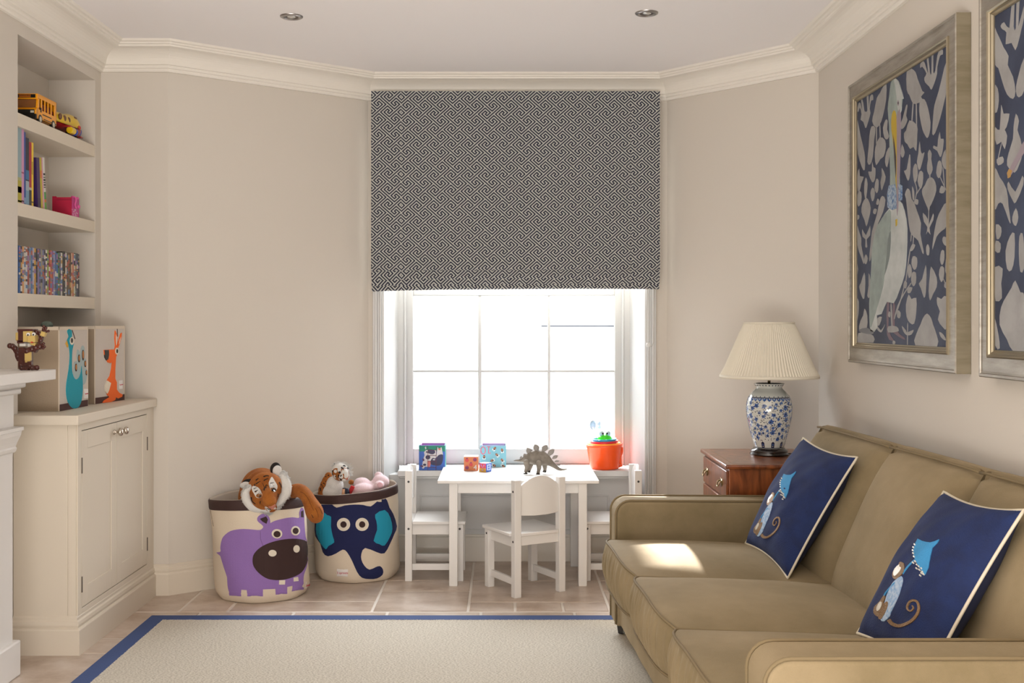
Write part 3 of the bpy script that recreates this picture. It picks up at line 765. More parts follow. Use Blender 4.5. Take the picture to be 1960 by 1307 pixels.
def table_lamp():
    c = Vector((1.168, 4.86, .66))
    T = thing('table_lamp', 'blue and white porcelain vase lamp with cream pleated shade', 'lamp', c)
    bm = bmesh.new(); lathe(bm, [(.0001, 0), (.083, 0), (.085, .006), (.078, .012), (.082, .017), (.080, .023), (.070, .027), (.068, .032), (.0001, .032)], c, 40)
    obj('stand', bm, mat('black_lacquer', '#1d1412', .2, coat=.6), T, smooth=True)
    m = bpy.data.materials.new('blue_and_white_porcelain'); m.use_nodes = True; nt = m.node_tree; N = nt.nodes; L = nt.links; b = N['Principled BSDF']
    b.inputs['Roughness'].default_value = .12; b.inputs['Coat Weight'].default_value = .6; b.inputs['Coat Roughness'].default_value = .03; b.inputs['Base Color'].default_value = (*C('#cfd0c8'), 1)
    obj('vase', (lambda bm: (lathe(bm, [(.0001, .03), (.060, .03), (.064, .036), (.074, .07), (.087, .12), (.0965, .165), (.100, .205), (.097, .235), (.086, .262), (.070, .280), (.058, .291), (.055, .297), (.060, .304), (.066, .311), (.066, .314), (.058, .314), (.052, .302), (.0001, .300)], c, 64), bm)[1])(bmesh.new()), m, T, smooth=True)
    vase = [o for o in T.children if o.name.startswith('vase')][0]
    # hand-painted decoration, laid on the glaze all the way round
    blue = mat('cobalt_wash', '#2f4e8c', .15, coat=.5, col2='#5878ac', vs=60); dark = mat('dark_cobalt', '#1b2547', .15, coat=.5)
    prof = [(.060, .03), (.064, .036), (.074, .07), (.087, .12), (.0965, .165), (.100, .205), (.097, .235), (.086, .262), (.070, .280), (.058, .291), (.055, .297), (.060, .304), (.066, .311)]
    def proj(s, z):
        for (r0, z0), (r1, z1) in zip(prof, prof[1:]):
            if z <= z1 or (r1, z1) == prof[-1]:
                t = min(1, max(0, (z-z0)/(z1-z0))); r = r0+(r1-r0)*t; nz = -(r1-r0); nr = (z1-z0); l = math.hypot(nz, nr)
                a = s/.09; return c+Vector((r*math.cos(a), r*math.sin(a), z)), Vector((math.cos(a)*nr/l, math.sin(a)*nr/l, nz/l))
    D = Deco(None, proj=proj); rnd = random.Random(11); CIR = 2*PI*.09
    n = 20
    for k in range(n):
        s0 = CIR*k/n; hw = CIR/n/2
        D.add([(s0-hw*.62, .036), (s0+hw*.62, .036), (s0+hw*.62, .058), (s0, .064), (s0-hw*.62, .058)], dark, .0003, 0, .01) if k % 2 else None
        if k % 2:
            D.add(ell(s0, .050, .0035, .0045, 8), blue, .0005, 0, 0); D.add(ell(s0, .042, .0025, .002, 6), MC['pearl'], .0005, 0, 0)
    n = 28
    for k in range(n):
        s0 = CIR*k/n; hw = CIR/n/2
        D.add([(s0-hw*.9, .252), (s0+hw*.9, .252), (s0+hw*.8, .246), (s0, .238), (s0-hw*.8, .246)], blue, .0003, 0, 0)
        D.add([(s0-hw*.3, .257), (s0+hw*.3, .257), (s0, .2625)], dark, .0003, 0, 0); D.add([(s0-hw*.55, .309), (s0+hw*.55, .309), (s0, .303)], dark, .0003, 0, 0)
    for za, zb in ((.2525, .256), (.0345, .0365)):
        for k in range(36): D.add([(CIR*k/36, za), (CIR*(k+1)/36, za), (CIR*(k+1)/36, zb), (CIR*k/36, zb)], dark, .0004, 0, 0)
    # scattered blossoms, leaves and tendrils
    used = []
    for k in range(1500):
        s = rnd.uniform(0, 1)*CIR; z = rnd.uniform(.078, .232); R = rnd.uniform(.010, .019)
        if any(math.hypot(min(abs(s-a), CIR-abs(s-a)), z-b) < (R+c_)*.78 for a, b, c_ in used): continue
        used.append((s, z, R)); a0 = rnd.uniform(0, 6); q = rnd.choice((5, 6, 7))
        pts = []
        for j in range(q*2):
            a = a0+PI*j/q+rnd.uniform(-.15, .15); r = R*(rnd.uniform(.8, 1.05) if j % 2 == 0 else rnd.uniform(.35, .62))*(1.1 if j < q else .7); pts.append((s+r*math.cos(a), z+r*math.sin(a)))
        D.add(pts, blue, .0004+len(used)*.0000015, 2, .006)
        if R > .0115: D.add(ell(s, z, .0035, .003, 8), dark, .0006, 0, 0)
    for k in range(800):
        s = rnd.uniform(0, 1)*CIR; z = rnd.uniform(.068, .237); a = rnd.uniform(0, PI); l = rnd.uniform(.0026, .005)
        if any(math.hypot(s-a_, z-b) < c_*.75 for a_, b, c_ in used): continue
        D.add([(s+l*math.cos(a), z+l*math.sin(a)), (s+l*.2+.0012*math.sin(a)*2, z-.0012*math.cos(a)*2), (s-l*math.cos(a), z-l*math.sin(a)), (s-.0012*math.sin(a), z+.0012*math.cos(a))], dark, .0005, 0, 0)
    D.build('painted_decoration', vase)
    bm = bmesh.new(); tube(bm, [c+Vector((0, 0, .30)), c+Vector((0, 0, .36))], .006, 14); tube(bm, [c+Vector((0, 0, .335)), c+Vector((0, 0, .40))], .013, 14); obj('lamp_holder', bm, mat('aged_brass', '#8d7a58', .3, 1), T, smooth=True)
    # pleated shade
    sh = mat('cream_pleated_fabric', '#e0d8c6', .8, trans=0); NP = 96
    zt, zb, rt, rb = .584, .338, .108, .212
    bm = bmesh.new(); pr = [(rb, zb+.012)]+[(rb+(rt-rb)*t, zb+(zt-zb)*t) for t in (.2, .4, .6, .8)]+[(rt, zt-.006)]
    n = NP*4; rings = []
    for r, z in pr:
        rings.append([bm.verts.new(c+Vector(((r+.0026*[0, 1, .3, -.8][k % 4]*(r/rb))*math.cos(2*PI*k/n), (r+.0026*[0, 1, .3, -.8][k % 4]*(r/rb))*math.sin(2*PI*k/n), z))) for k in range(n)])
    for a, b_ in zip(rings, rings[1:]):
        for k in range(n): bm.faces.new((a[k], a[(k+1) % n], b_[(k+1) % n], b_[k]))
    s = obj('lamp_shade', bm, sh, T); so = s.modifiers.new('solid', 'SOLIDIFY'); so.thickness = .0015
    for r, z0, z1 in ((rb+.003, zb, zb+.014), (rt+.002, zt-.008, zt)):
        bm = bmesh.new(); lathe(bm, [(r, z0), (r+.001, (z0+z1)/2), (r-.0005, z1), (r-.004, z1), (r-.004, z0), (r, z0)], c, 96); obj('binding', bm, sh, s, smooth=True)
    bm = bmesh.new(); tube(bm, [c+Vector((.06, -.02, .006)), c+Vector((.10, .0, .004)), c+Vector((.14, .06, .004)), c+Vector((.155, .15, .004))], .0028, 8); obj('flex', bm, mat('black_lacquer', '#1d1412'), T, smooth=True)
table_lamp()

# ================================================================== CHILDREN'S TABLE AND CHAIRS
def kids_table():
    x0, x1, y0, y1 = -.313, .446, 5.17, 5.67
    T = thing('play_table', "white painted children's table in front of the window", 'table', ((x0+x1)/2, (y0+y1)/2, 0))
    obj('tabletop', B((x0, x1, y0, y1, .486, .5)), WHITE2, T, bev=.002)
    bm = B((-.24, .365, 5.205, 5.22, .436, .486), (-.24, .365, 5.62, 5.635, .436, .486), (-.245, -.23, 5.22, 5.62, .436, .486), (.36, .375, 5.22, 5.62, .436, .486))
    obj('apron', bm, WHITE2, T, bev=.001)
    for x, y in ((-.2595, 5.19), (.350, 5.19), (-.2595, 5.605), (.338, 5.605)): obj('leg', B((x, x+.04, y, y+.04, 0, .486)), WHITE2, T, bev=.002)
kids_table()
def kids_chair():
    T = thing('play_chair', "white children's chair turned away from us in front of the play table", 'chair', (.096, 5.147, 0), math.radians(30), "white children's chairs round the play table")
    def O(n, bm, par=T, m=WHITE2, **k): return obj(n, bm, m, par, world=False, **k)
    h = .136; t = .034
    for sx in (-1, 1):
        xa, xb = sorted((sx*h, sx*(h-t)))
        a = O('leg', B((xa, xb, -.14, -.14+t, 0, .53)), bev=.002); b = O('leg', B((xa, xb, .14-t, .14, 0, .274)), bev=.002)
        O('side_rail', B((sx*(h-.024)-.009, sx*(h-.024)+.009, -.14+t, .14-t, .222, .274)), bev=.001)
        O('stretcher', B((sx*(h-.02)-.008, sx*(h-.02)+.008, -.14+t, .14-t, .052, .082)), bev=.001)
        for par, y, z in ((a, -.123, .478), (a, -.123, .252), (b, .123, .252)):
            bm = bmesh.new(); lathe(bm, [(.0001, .0015), (.005, .001), (.0055, 0), (.0001, 0)], n=12, M=frame_M(Vector((sx*h, y, z)), (0, 1, 0) if sx > 0 else (0, -1, 0), (0, 0, 1))); o = O('screw_cap', bm, par, mat('screw_black', '#26221f', .4))
            o.matrix_parent_inverse = Matrix()
    O('front_rail', B((-h+t, h-t, .114, .13, .232, .274)), bev=.001); O('rear_rail', B((-h+t, h-t, -.13, -.114, .232, .274)), bev=.001)
    bm = bmesh.new(); box(bm, -.145, .145, -.105, .15, .274, .289); box(bm, -h+t+.001, h-t-.001, -.138, -.105, .274, .289); O('seat', bm, bev=.003)
    bm = bmesh.new(); n = 14; xs = [-(h-t)+2*(h-t)*k/n for k in range(n+1)]
    yb = lambda x: -.128-.012*(1-(x/(h-t))**2)
    F_, Bk = [], []
    for x in xs:
        zt = .498+.047*(1-(x/(h-t))**2); zb = .368-.004*(1-(x/(h-t))**2)
        F_.append((bm.verts.new((x, yb(x), zb)), bm.verts.new((x, yb(x), zt)))); Bk.append((bm.verts.new((x, yb(x)+.014, zb)), bm.verts.new((x, yb(x)+.014, zt))))
    for a, b, c, d in zip(F_, F_[1:], Bk, Bk[1:]):
        bm.faces.new((a[0], b[0], b[1], a[1])); bm.faces.new((c[0], c[1], d[1], d[0])); bm.faces.new((a[1], b[1], d[1], c[1])); bm.faces.new((a[0], c[0], d[0], b[0]))
    for a, c in ((F_[0], Bk[0]), (F_[-1], Bk[-1])): bm.faces.new((a[0], a[1], c[1], c[0]))
    O('backrest', bm, bev=.002)
    for loc, rz, lab in (((-.336, 5.425, 0), -PI/2, "white children's chair at the left end of the play table, beside the elephant bin"), ((.522, 5.43, 0), PI/2, "white children's chair at the right end of the play table, half behind the sofa arm")):
        c = dup(T, label=lab); c.location = loc; c.rotation_euler = (0, 0, rz)
kids_chair()

# ================================================================== PAINTINGS
SILV = mat('silver_leaf', '#a9a399', .4, .6, col2='#8f887c', vs=5, stretch=(1, 1.2, 9), bump=.15, bs=60)
SIDEM = mat('frame_side', '#8f8570', .5, .3, col2='#7f755e', vs=6, stretch=(1, 1, 6))
GILT = mat('pale_gilt', '#9f9580', .3, .85)
INK = mat('ink_blue_paint', '#252c42', .6, col2='#39435a', vs=4); MOT = mat('putty_paint', '#9b9997', .55, col2='#8a8886', vs=9)
def painting(yf, yn, label, shapes):
    """on the right-hand wall from yn to yf"""
    T = thing('framed_painting', label, 'painting', (1.41, (yf+yn)/2, 1.083), group='framed bird paintings on the right wall')
    x1 = RW-.001; xf = 1.386; z0, z1 = 1.083, 2.194; B_ = .072
    def rect(bm, o, xa, ia, xb, mi=0):
        """mitred ring from outer inset o at depth xa to inner inset ia at depth xb"""
        a = [(xa, yn+o, z0+o), (xa, yf-o, z0+o), (xa, yf-o, z1-o), (xa, yn+o, z1-o)]; b = [(xb, yn+ia, z0+ia), (xb, yf-ia, z0+ia), (xb, yf-ia, z1-ia), (xb, yn+ia, z1-ia)]
        va = [bm.verts.new(p) for p in a]; vb = [bm.verts.new(p) for p in b]
        for k in range(4): bm.faces.new((va[k], va[(k+1) % 4], vb[(k+1) % 4], vb[k])).material_index = mi
    bm = bmesh.new()
    pr = [(0, x1), (0, xf+.003), (.003, xf), (.010, xf-.0005), (.012, xf+.003), (.018, xf+.004), (.058, xf+.004)]
    for k, (a, b) in enumerate(zip(pr, pr[1:])): rect(bm, a[0], a[1], b[0], b[1], 1 if k == 0 else 0)
    rect(bm, .058, xf+.004, .058, x1)
    bmesh.ops.remove_doubles(bm, verts=bm.verts, dist=1e-5)
    obj('frame', bm, [SILV, SIDEM], T)
    bm = bmesh.new(); pr = [(.0575, xf+.02), (.0575, xf-.001), (.0615, xf-.004), (.066, xf-.001), (.068, xf+.004), (.072, xf+.005), (.076, xf+.010), (.080, xf+.011), (.080, x1)]
    for a, b in zip(pr, pr[1:]): rect(bm, a[0], a[1], b[0], b[1])
    bmesh.ops.remove_doubles(bm, verts=bm.verts, dist=1e-5)
    obj('gilt_slip', bm, GILT, T)
    xc = xf+.013
    c = obj('canvas', B((xc, x1-.004, yn+.076, yf-.076, z0+.076, z1-.076)), INK, T)
    def clampp(x, y):
        D = xc*F/(x-CX); D = min(yf-.0805, max(yn+.0805, D)); z = H+(CY-y)/F*(xc*F/(x-CX)); z = min(z1-.0805, max(z0+.0805, z))
        return Vector((xc, D, z)), Vector((-1, 0, 0))
    D = Deco(None, proj=clampp); shapes(D); D.build('painted_figures', c)
FIGS = []
a6 = Z(1620, 60, .2601); a7 = Z(1620, 380, .2601)
def fig1(D):
    S6 = [[(80,585),(90,530),(105,530),(118,590),(108,480),(118,475),(132,580),(142,590),(155,580),(150,460),(163,455),(165,570),(175,480),(195,465),(198,505),(182,510),(172,570),(178,600),(165,650),(150,700),(140,710),(125,665),(105,650),(112,610),(100,560),(90,590)],
     [(275,395),(295,380),(293,500),(270,620),(245,690),(215,705),(190,660),(205,590),(225,490),(250,450)],[(185,700),(215,710),(205,800),(195,920),(175,980),(155,960),(165,850),(170,770)],
     [(72,640),(90,690),(105,770),(125,850),(138,930),(135,1020),(115,1000),(85,900),(75,800)],[(245,780),(285,800),(290,860),(275,920),(250,940),(220,985),(210,920),(215,850)],
     [(290,650),(305,660),(300,720),(315,770),(300,795),(280,780),(270,710)],[(320,850),(318,920),(300,1000),(285,960),(295,890)],stroke([(222,700),(222,820)],6),stroke([(247,690),(250,790)],6),
     [(440,545),(450,550),(440,620),(450,650),(430,700),(405,720),(400,680),(415,640)],
     [(445,280),(480,275),(510,300),(525,350),(545,400),(560,440),(575,450),(550,480),(560,500),(545,520),(520,530),(490,530),(465,470),(445,430)],
     [(545,505),(575,500),(600,560),(620,670),(612,750),(597,785),(580,765),(560,720),(540,620),(537,560)],stroke([(492,525),(482,670)],7),stroke([(515,525),(517,690)],7),
     [(465,655),(520,690),(522,760),(515,880),(495,850),(470,865),(450,830),(430,810),(425,750),(440,730)],
     [(545,270),(545,240),(565,220),(578,235),(595,290),(602,300),(592,180),(604,190),(615,300),(627,310),(628,170),(640,160),(640,300),(655,290),(670,180),(690,130),(710,135),(710,170),(690,180),(670,260),(668,310),(655,360),(640,400),(625,430),(610,405),(580,375),(575,340),(590,310),(560,260)],
     [(735,230),(738,420),(720,520),(690,640),(655,745),(633,755),(640,620),(650,540),(680,440),(705,340)],
     [(688,740),(695,790),(715,790),(715,830),(705,900),(690,925),(670,880),(640,860),(645,840),(670,850),(675,800)],[(730,870),(738,1000),(722,1010),(705,970),(705,930)],[(675,960),(695,955),(705,1000),(695,1060),(678,1080),(662,1040)],stroke([(690,1070),(735,1170)],5),stroke([(712,1010),(722,1130)],5),
     [(700,1135),(728,1160),(715,1190),(685,1185)],[(540,810),(548,880),(560,900),(575,890),(565,940),(545,1010),(532,1015),(520,960),(530,900)],[(505,975),(520,985),(525,1060),(505,1120),(492,1060),(492,1010)],[(540,1030),(565,1040),(562,1120),(545,1160),(525,1100)],
     stroke([(505,1110),(520,1170),(500,1260)],5),stroke([(545,1150),(515,1200)],5),[(613,870),(628,900),(625,940),(632,980),(635,1020),(615,1060),(597,1030),(595,985),(602,940),(600,900)],stroke([(615,1050),(615,1090)],6),
     [(600,1085),(630,1075),(655,1110),(662,1170),(640,1240),(608,1300),(590,1280),(560,1200),(560,1160),(580,1130)],[(465,905),(472,940),(470,1050),(455,1100),(438,1060),(425,1025),(445,1015)],
     [(485,1140),(500,1180),(500,1240),(488,1230)],[(505,1235),(530,1240),(525,1275),(502,1265)],[(410,830),(430,890),(415,930),(400,900)],
     [(95,1010),(100,1065),(128,1070),(110,1120),(95,1185),(78,1140),(80,1060)],[(145,1075),(157,1120),(150,1200),(143,1240),(132,1190),(135,1110)],[(190,960),(200,1000),(215,1010),(210,1090),(190,1110),(165,1050),(165,1030),(188,1030)],
     [(262,1005),(290,1070),(275,1130),(260,1170),(252,1110),(262,1060)],[(222,1085),(238,1100),(235,1170),(222,1190),(208,1150)],[(192,1150),(210,1170),(205,1230),(190,1250),(178,1190)],[(90,1180),(110,1185),(110,1250),(90,1290),(76,1240)],[(230,1230),(242,1245),(235,1275),(220,1270)],[(75,930),(82,970),(76,1000),(73,960)]]
    S7 = [[(140,0),(160,5),(180,70),(165,150),(148,205),(135,160),(112,100),(118,40)],[(265,-20),(288,10),(270,100),(235,180),(225,240),(205,330),(180,450),(168,445),(180,330),(190,240),(225,120),(245,20)],
     [(75,200),(110,290),(110,340),(130,450),(128,480),(110,430),(80,340)],[(118,225),(145,270),(175,200),(175,270),(150,300),(155,355),(140,355),(142,300),(120,280)],[(145,410),(158,440),(148,480),(135,475),(132,440)],
     [(133,545),(140,620),(132,735),(115,720),(95,650),(108,620)],[(165,550),(178,600),(172,725),(155,715),(165,640)],[(77,480),(88,520),(78,560)],
     [(450,-75),(470,-55),(480,0),(500,30),(520,90),(550,180),(545,260),(570,390),(560,400),(530,310),(495,280),(470,240),(455,140),(440,0),(432,-30)],stroke([(480,250),(475,310)],5),stroke([(495,275),(492,330)],5),
     [(597,40),(615,40),(607,100)],[(565,105),(600,150),(605,200),(640,110),(640,160),(612,215),(620,265),(600,240),(588,262),(598,210),(572,170)],stroke([(607,90),(604,215)],4),
     [(740,30),(745,190),(700,240),(665,280),(635,375),(640,300),(665,160),(700,80)],[(600,335),(612,365),(608,415),(592,410),(588,360)],[(488,335),(508,345),(490,380),(470,385)],stroke([(490,335),(470,380),(455,480),(440,600)],6),
     [(490,425),(520,435),(520,500),(500,525),(480,480)],[(465,480),(480,510),(480,560),(462,585),(452,530)],[(485,545),(512,545),(512,620),(492,645),(478,600)],[(430,605),(447,620),(440,660),(420,650)],[(455,655),(487,655),(470,695),(450,690)],
     stroke([(475,625),(425,700),(380,790),(355,880)],7),stroke([(425,650),(400,750),(365,850)],6),stroke([(330,785),(338,960)],9),
     [(585,490),(590,560),(585,690),(573,730),(550,660),(535,625),(560,590)],[(625,500),(665,580),(665,650),(640,700),(617,750),(607,680),(615,580)],[(700,385),(720,385),(722,450),(705,490),(690,450)],[(695,500),(720,510),(718,580),(700,615),(682,560)],[(735,440),(742,470),(740,550),(728,530)],stroke([(715,590),(740,650)],5),[(725,620),(742,615),(742,660),(722,650)],
     [(460,705),(480,740),(515,730),(515,830),(500,920),(470,915),(445,870),(440,780)],[(670,725),(700,740),(740,720),(742,950),(710,945),(675,890),(690,830),(670,780)],[(715,280),(738,290),(740,345),(722,340),(708,310)],
     [(595,845),(625,880),(640,930),(665,1000),(668,1090),(510,1080),(515,1000),(550,920),(565,880)],[(410,935),(440,970),(450,985),(495,965),(480,1000),(445,1005),(420,975)],stroke([(452,930),(450,1075)],5),[(685,980),(715,1000),(735,1040),(720,1040),(695,1015)],stroke([(738,1040),(736,1090)],5),
     [(135,810),(155,860),(150,960),(95,970),(105,900),(125,860)],[(90,990),(150,990),(200,1010),(200,1060),(85,1060)],[(230,880),(262,870),(245,930),(228,930)],[(225,930),(255,970),(285,925),(270,965),(255,985),(230,965)],[(310,940),(370,940),(388,970),(370,980),(310,985)],[(378,820),(400,840),(395,880),(375,870)],[(75,740),(92,760),(90,850),(75,900)],[(315,830),(325,840),(322,875),(308,860)],[(345,1045),(360,1050),(358,1070),(342,1068)],[(80,120),(95,125),(92,150),(78,155)],[(205,75),(225,80),(215,115),(198,105)]]
    FIGS.extend([a6(q) for q in S6]+[a7(q) for q in S7])
    for i, s in enumerate(S6+S7): D.add((a6 if i < len(S6) else a7)(s), MOT, .0004+i*.000006, 2, 0)
    g1 = mat('pelican_grey_green', '#95a09a', .6, col2='#828d88', vs=14); g2 = mat('pelican_white', '#b9bcb9', .6, col2='#a2a7a4', vs=10); ml = mat('beak_mauve', '#8e8189', .5); ye = mat('beak_yellow', '#b59a2a', .5); pk = mat('leg_pink', '#6d5862', .6); tea = mat('collar_print', '#aab6c0', .6, col2='#3d6390', vs=90); dk = mat('eye_dark', '#3b3236', .4)
    D.add(a7([(300,740),(318,760),(310,960),(350,1040),(335,1045),(300,1000)]), pk, .0008, 2, 0); D.add(a7([(345,770),(360,790),(357,950),(430,1025),(420,1035),(350,990),(338,950)]), pk, .0008, 2, 0)
    D.add(a7([(320,70),(390,10),(430,90),(450,220),(445,420),(430,560),(390,680),(350,770),(300,760),(260,850),(225,860),(230,950),(180,975),(170,770),(185,560),(190,380),(225,230),(260,150)]), g2, .0012, 2, 0)
    D.add(a7([(320,80),(330,150),(325,300),(290,480),(275,640),(230,800),(200,900),(175,950),(172,760),(185,520),(195,350),(230,200)]), g1, .0016, 2, 0)
    D.add(a7([(330,240),(322,420),(285,560),(300,420),(310,300)]), mat('wing_shade', '#6f7876', .6), .0019, 2, 0)
    D.add(a6([(350,345),(380,360),(405,420),(415,500),(402,590),(385,620),(360,690),(375,850),(388,1000),(392,1180),(330,1190),(326,1050),(322,900),(318,700),(308,570),(318,480),(330,380)]), g1, .0020, 2, 0)
    D.add(a6([(355,345),(385,365),(407,430),(424,495),(412,500),(408,580),(395,600),(380,560),(372,470),(362,400)]), g2, .0023, 2, 0)
    D.add(a6([(388,585),(402,600),(398,900),(385,1305),(374,1305),(376,900),(374,640)]), ml, .0026, 2, 0)
    D.add(a6([(348,588),(365,588),(374,650),(376,800),(375,1140),(368,1100),(358,900),(338,730),(337,640)]), ye, .0029, 2, 0)
    D.add(a7([(366,155),(378,150),(376,195),(368,205)]), ye, .0029, 1, 0)
    D.add(a6([(350,760),(372,920),(370,1080),(358,930)]), dk, .0031, 2, 0)
    D.add(a6(ell(386, 528, 7, 20, 12)), ml, .0029, 0, 0); D.add(a6(ell(387, 528, 4, 9, 10)), dk, .0031, 0, 0)
    D.add(a6([(318,1135),(365,1125),(376,1300),(345,1315),(308,1295),(306,1200)]), tea, .0034, 1, 0); D.add(a6([(390,1120),(412,1135),(412,1240),(390,1250)]), tea, .0034, 1, 0)
    D.add(a7([(95,965),(150,950),(200,975),(190,1000),(110,985)]), mat('painted_shadow_grey', '#6d6f73', .6), .0012, 2, 0)
a8 = Z(1860, 0, .565)
def fig2(D):
    S8 = [[(98,88),(110,75),(128,95),(135,0),(145,0),(142,90),(150,95),(152,0),(162,0),(158,90),(177,20),(177,60),(168,100),(160,135),(148,170),(135,145),(115,150),(118,110),(105,100)],
     [(75,95),(95,130),(108,160),(125,190),(122,220),(140,260),(148,310),(140,335),(120,320),(105,280),(90,230),(80,220),(75,150)],[(180,190),(180,300),(160,330),(150,310),(155,270)],[(75,290),(88,300),(92,340),(85,380),(75,370)],
     [(100,355),(108,385),(128,385),(118,430),(112,440),(120,460),(112,505),(100,480),(85,490),(75,450),(80,430),(95,440)],[(150,385),(160,410),(155,440),(165,470),(172,520),(160,560),(145,585),(120,560),(125,520),(140,470),(142,430)],
     [(75,570),(95,600),(118,640),(125,700),(132,755),(125,745),(105,690),(90,690),(75,710)],[(125,615),(148,650),(172,595),(175,625),(150,685),(140,680),(122,640)],[(150,705),(158,735),(150,765),(140,755),(138,735)],
     [(82,760),(100,770),(98,800),(85,810)],[(82,815),(98,825),(95,855),(80,850)],[(120,910),(115,850),(130,800),(145,790),(145,870),(135,915)],[(162,800),(172,790),(177,830),(177,910),(165,920),(160,860)],[(78,905),(105,910),(100,960),(102,1010),(82,1020),(75,980)],
     [(148,950),(165,990),(182,1010),(182,1190),(140,1190),(120,1150),(95,1100),(100,1040),(120,1000),(135,975)],[(78,1080),(90,1130),(95,1180),(80,1170)],stroke([(100,490),(88,545)],2),[(85,540),(105,530),(108,550),(90,560)],
]
    for i, s in enumerate(S8): D.add(a8(s), MOT, .0004+i*.00001, 2, 0)
    xc = 1.399; sh = 1.26                    # the same stencil carries on over the nearer part of the canvas
    for i, q in enumerate(FIGS):
        o = []
        for x, y in q:
            d = xc*F/(x-CX); z = H+(CY-y)/F*d; d -= sh; o.append((CX+xc*F/d, CY-(z-H)*F/d, d))
        if max(p[2] for p in o) < 2.86: D.add([p[:2] for p in o], MOT, .0004+i*.000006, 2, 0)
    D.add(a8([(260,420),(240,440),(177,480),(160,515),(135,560),(122,595),(128,602),(150,565),(180,515),(240,470)]), MC['beak_mauve'], .0014, 2, 0)
    D.add(a8([(121,586),(128,572),(139,578),(131,600),(124,604)]), mat('beak_tip_ochre', '#a9844a', .5), .0018, 1, 0)
painting(4.446, 3.386, 'framed painting of a pelican on ink blue, further from the camera', fig1)
painting(3.222, 2.162, 'framed blue bird painting nearest the camera, cut by the right edge', fig2)

# ================================================================== FABRIC BINS
CANV = mat('natural_canvas', '#dccdb8', .85, bump=.3, bs=260); BRNT = mat('brown_canvas', '#3a2320', .7, bump=.3, bs=260); LINER = mat('bin_lining', '#b5a898', .9)
def decos(name): return name
def fabric_bin(label, cb, ct, R, zb_fn, sq=.0):
    T = thing('storage_bin', label, 'storage bin', (*cb, 0), group='round canvas animal bins')
    n = 72
    def pt(k, t, ins=0):
        a = 2*PI*k/n; c = Vector(cb).lerp(Vector(ct), t); r = R*(1+sq*math.cos(4*a))*(1-.10*max(0, 1-t*9)**2)+.004*math.sin(3*a+t*4)*t+.003*math.sin(7*a+9*t)-ins
        zz = zb_fn(a)*t
        return Vector((c.x+r*math.cos(a), c.y+r*math.sin(a), zz+.002))
    ts = [0, .01, .03, .06, .1, .2, .35, .5, .65, .8, .9]
    bm = bmesh.new(); G = [[bm.verts.new(pt(k, t)) for k in range(n)] for t in ts]
    for a, b in zip(G, G[1:]):
        for k in range(n): bm.faces.new((a[k], a[(k+1) % n], b[(k+1) % n], b[k]))
    bm.faces.new(G[0][::-1])
    body = obj('body', bm, CANV, T, smooth=True)
    bm = bmesh.new(); prof = [(.9, -.0012), (.92, -.003), (.985, -.003), (1.0, .0), (1.0, .004), (.93, .006)]
    G = [[bm.verts.new(pt(k, t, i)) for k in range(n)] for t, i in prof]
    for a, b in zip(G, G[1:]):
        for k in range(n): bm.faces.new((a[k], a[(k+1) % n], b[(k+1) % n], b[k]))
    rim = obj('rim_band', bm, BRNT, T, smooth=True)
    bm = bmesh.new(); prof = [(1.0, .0025), (1.004, .004), (.98, .0075), (.9, .008), (.5, .008), (.10, .03)]
    G = [[bm.verts.new(pt(k, t, i)) for k in range(n)] for t, i in prof]
    for a, b in zip(G, G[1:]):
        for k in range(n): bm.faces.new((a[k], a[(k+1) % n], b[(k+1) % n], b[k]))
    bm.faces.new(G[-1]); obj('lining', bm, LINER, T, smooth=True)
    return T, body, rim
q4 = Z(380, 860, .2371)
LIL = mat('lilac_felt', '#9270b2', .85, bump=.3, bs=300); DBR = mat('dark_brown_felt', '#37211f', .8); CREAM = mat('cream_felt', '#e2d8c6', .8); NAVF = mat('navy_felt', '#141c4c', .85, bump=.4, bs=300); TEAL = mat('teal_felt', '#1a95b4', .8); TAGM = mat('white_label', '#e9e4e0', .7); RED = mat('label_red', '#c23b4c', .6)
def label_text(D_, parent, cx, cy, wpx, txt, surf):
    h = D_.hit(cx, cy)
    if not h: return
    d0 = D_.hit(cx-wpx*.3, cy); d1 = D_.hit(cx+wpx*.3, cy)
    if not (d0 and d1): return
    ax = (d1[0]-d0[0]).normalized(); n = h[1]; up = n.cross(ax).normalized()
    if up.z < 0: up = -up
    n = ax.cross(up)
    M = Matrix((ax, up, n)).transposed().to_4x4(); M.translation = h[0]+n*.0026
    sz = (d1[0]-d0[0]).length/.6*.27
    me = text_mesh(txt, sz, M); link('lettering', me, RED, parent)
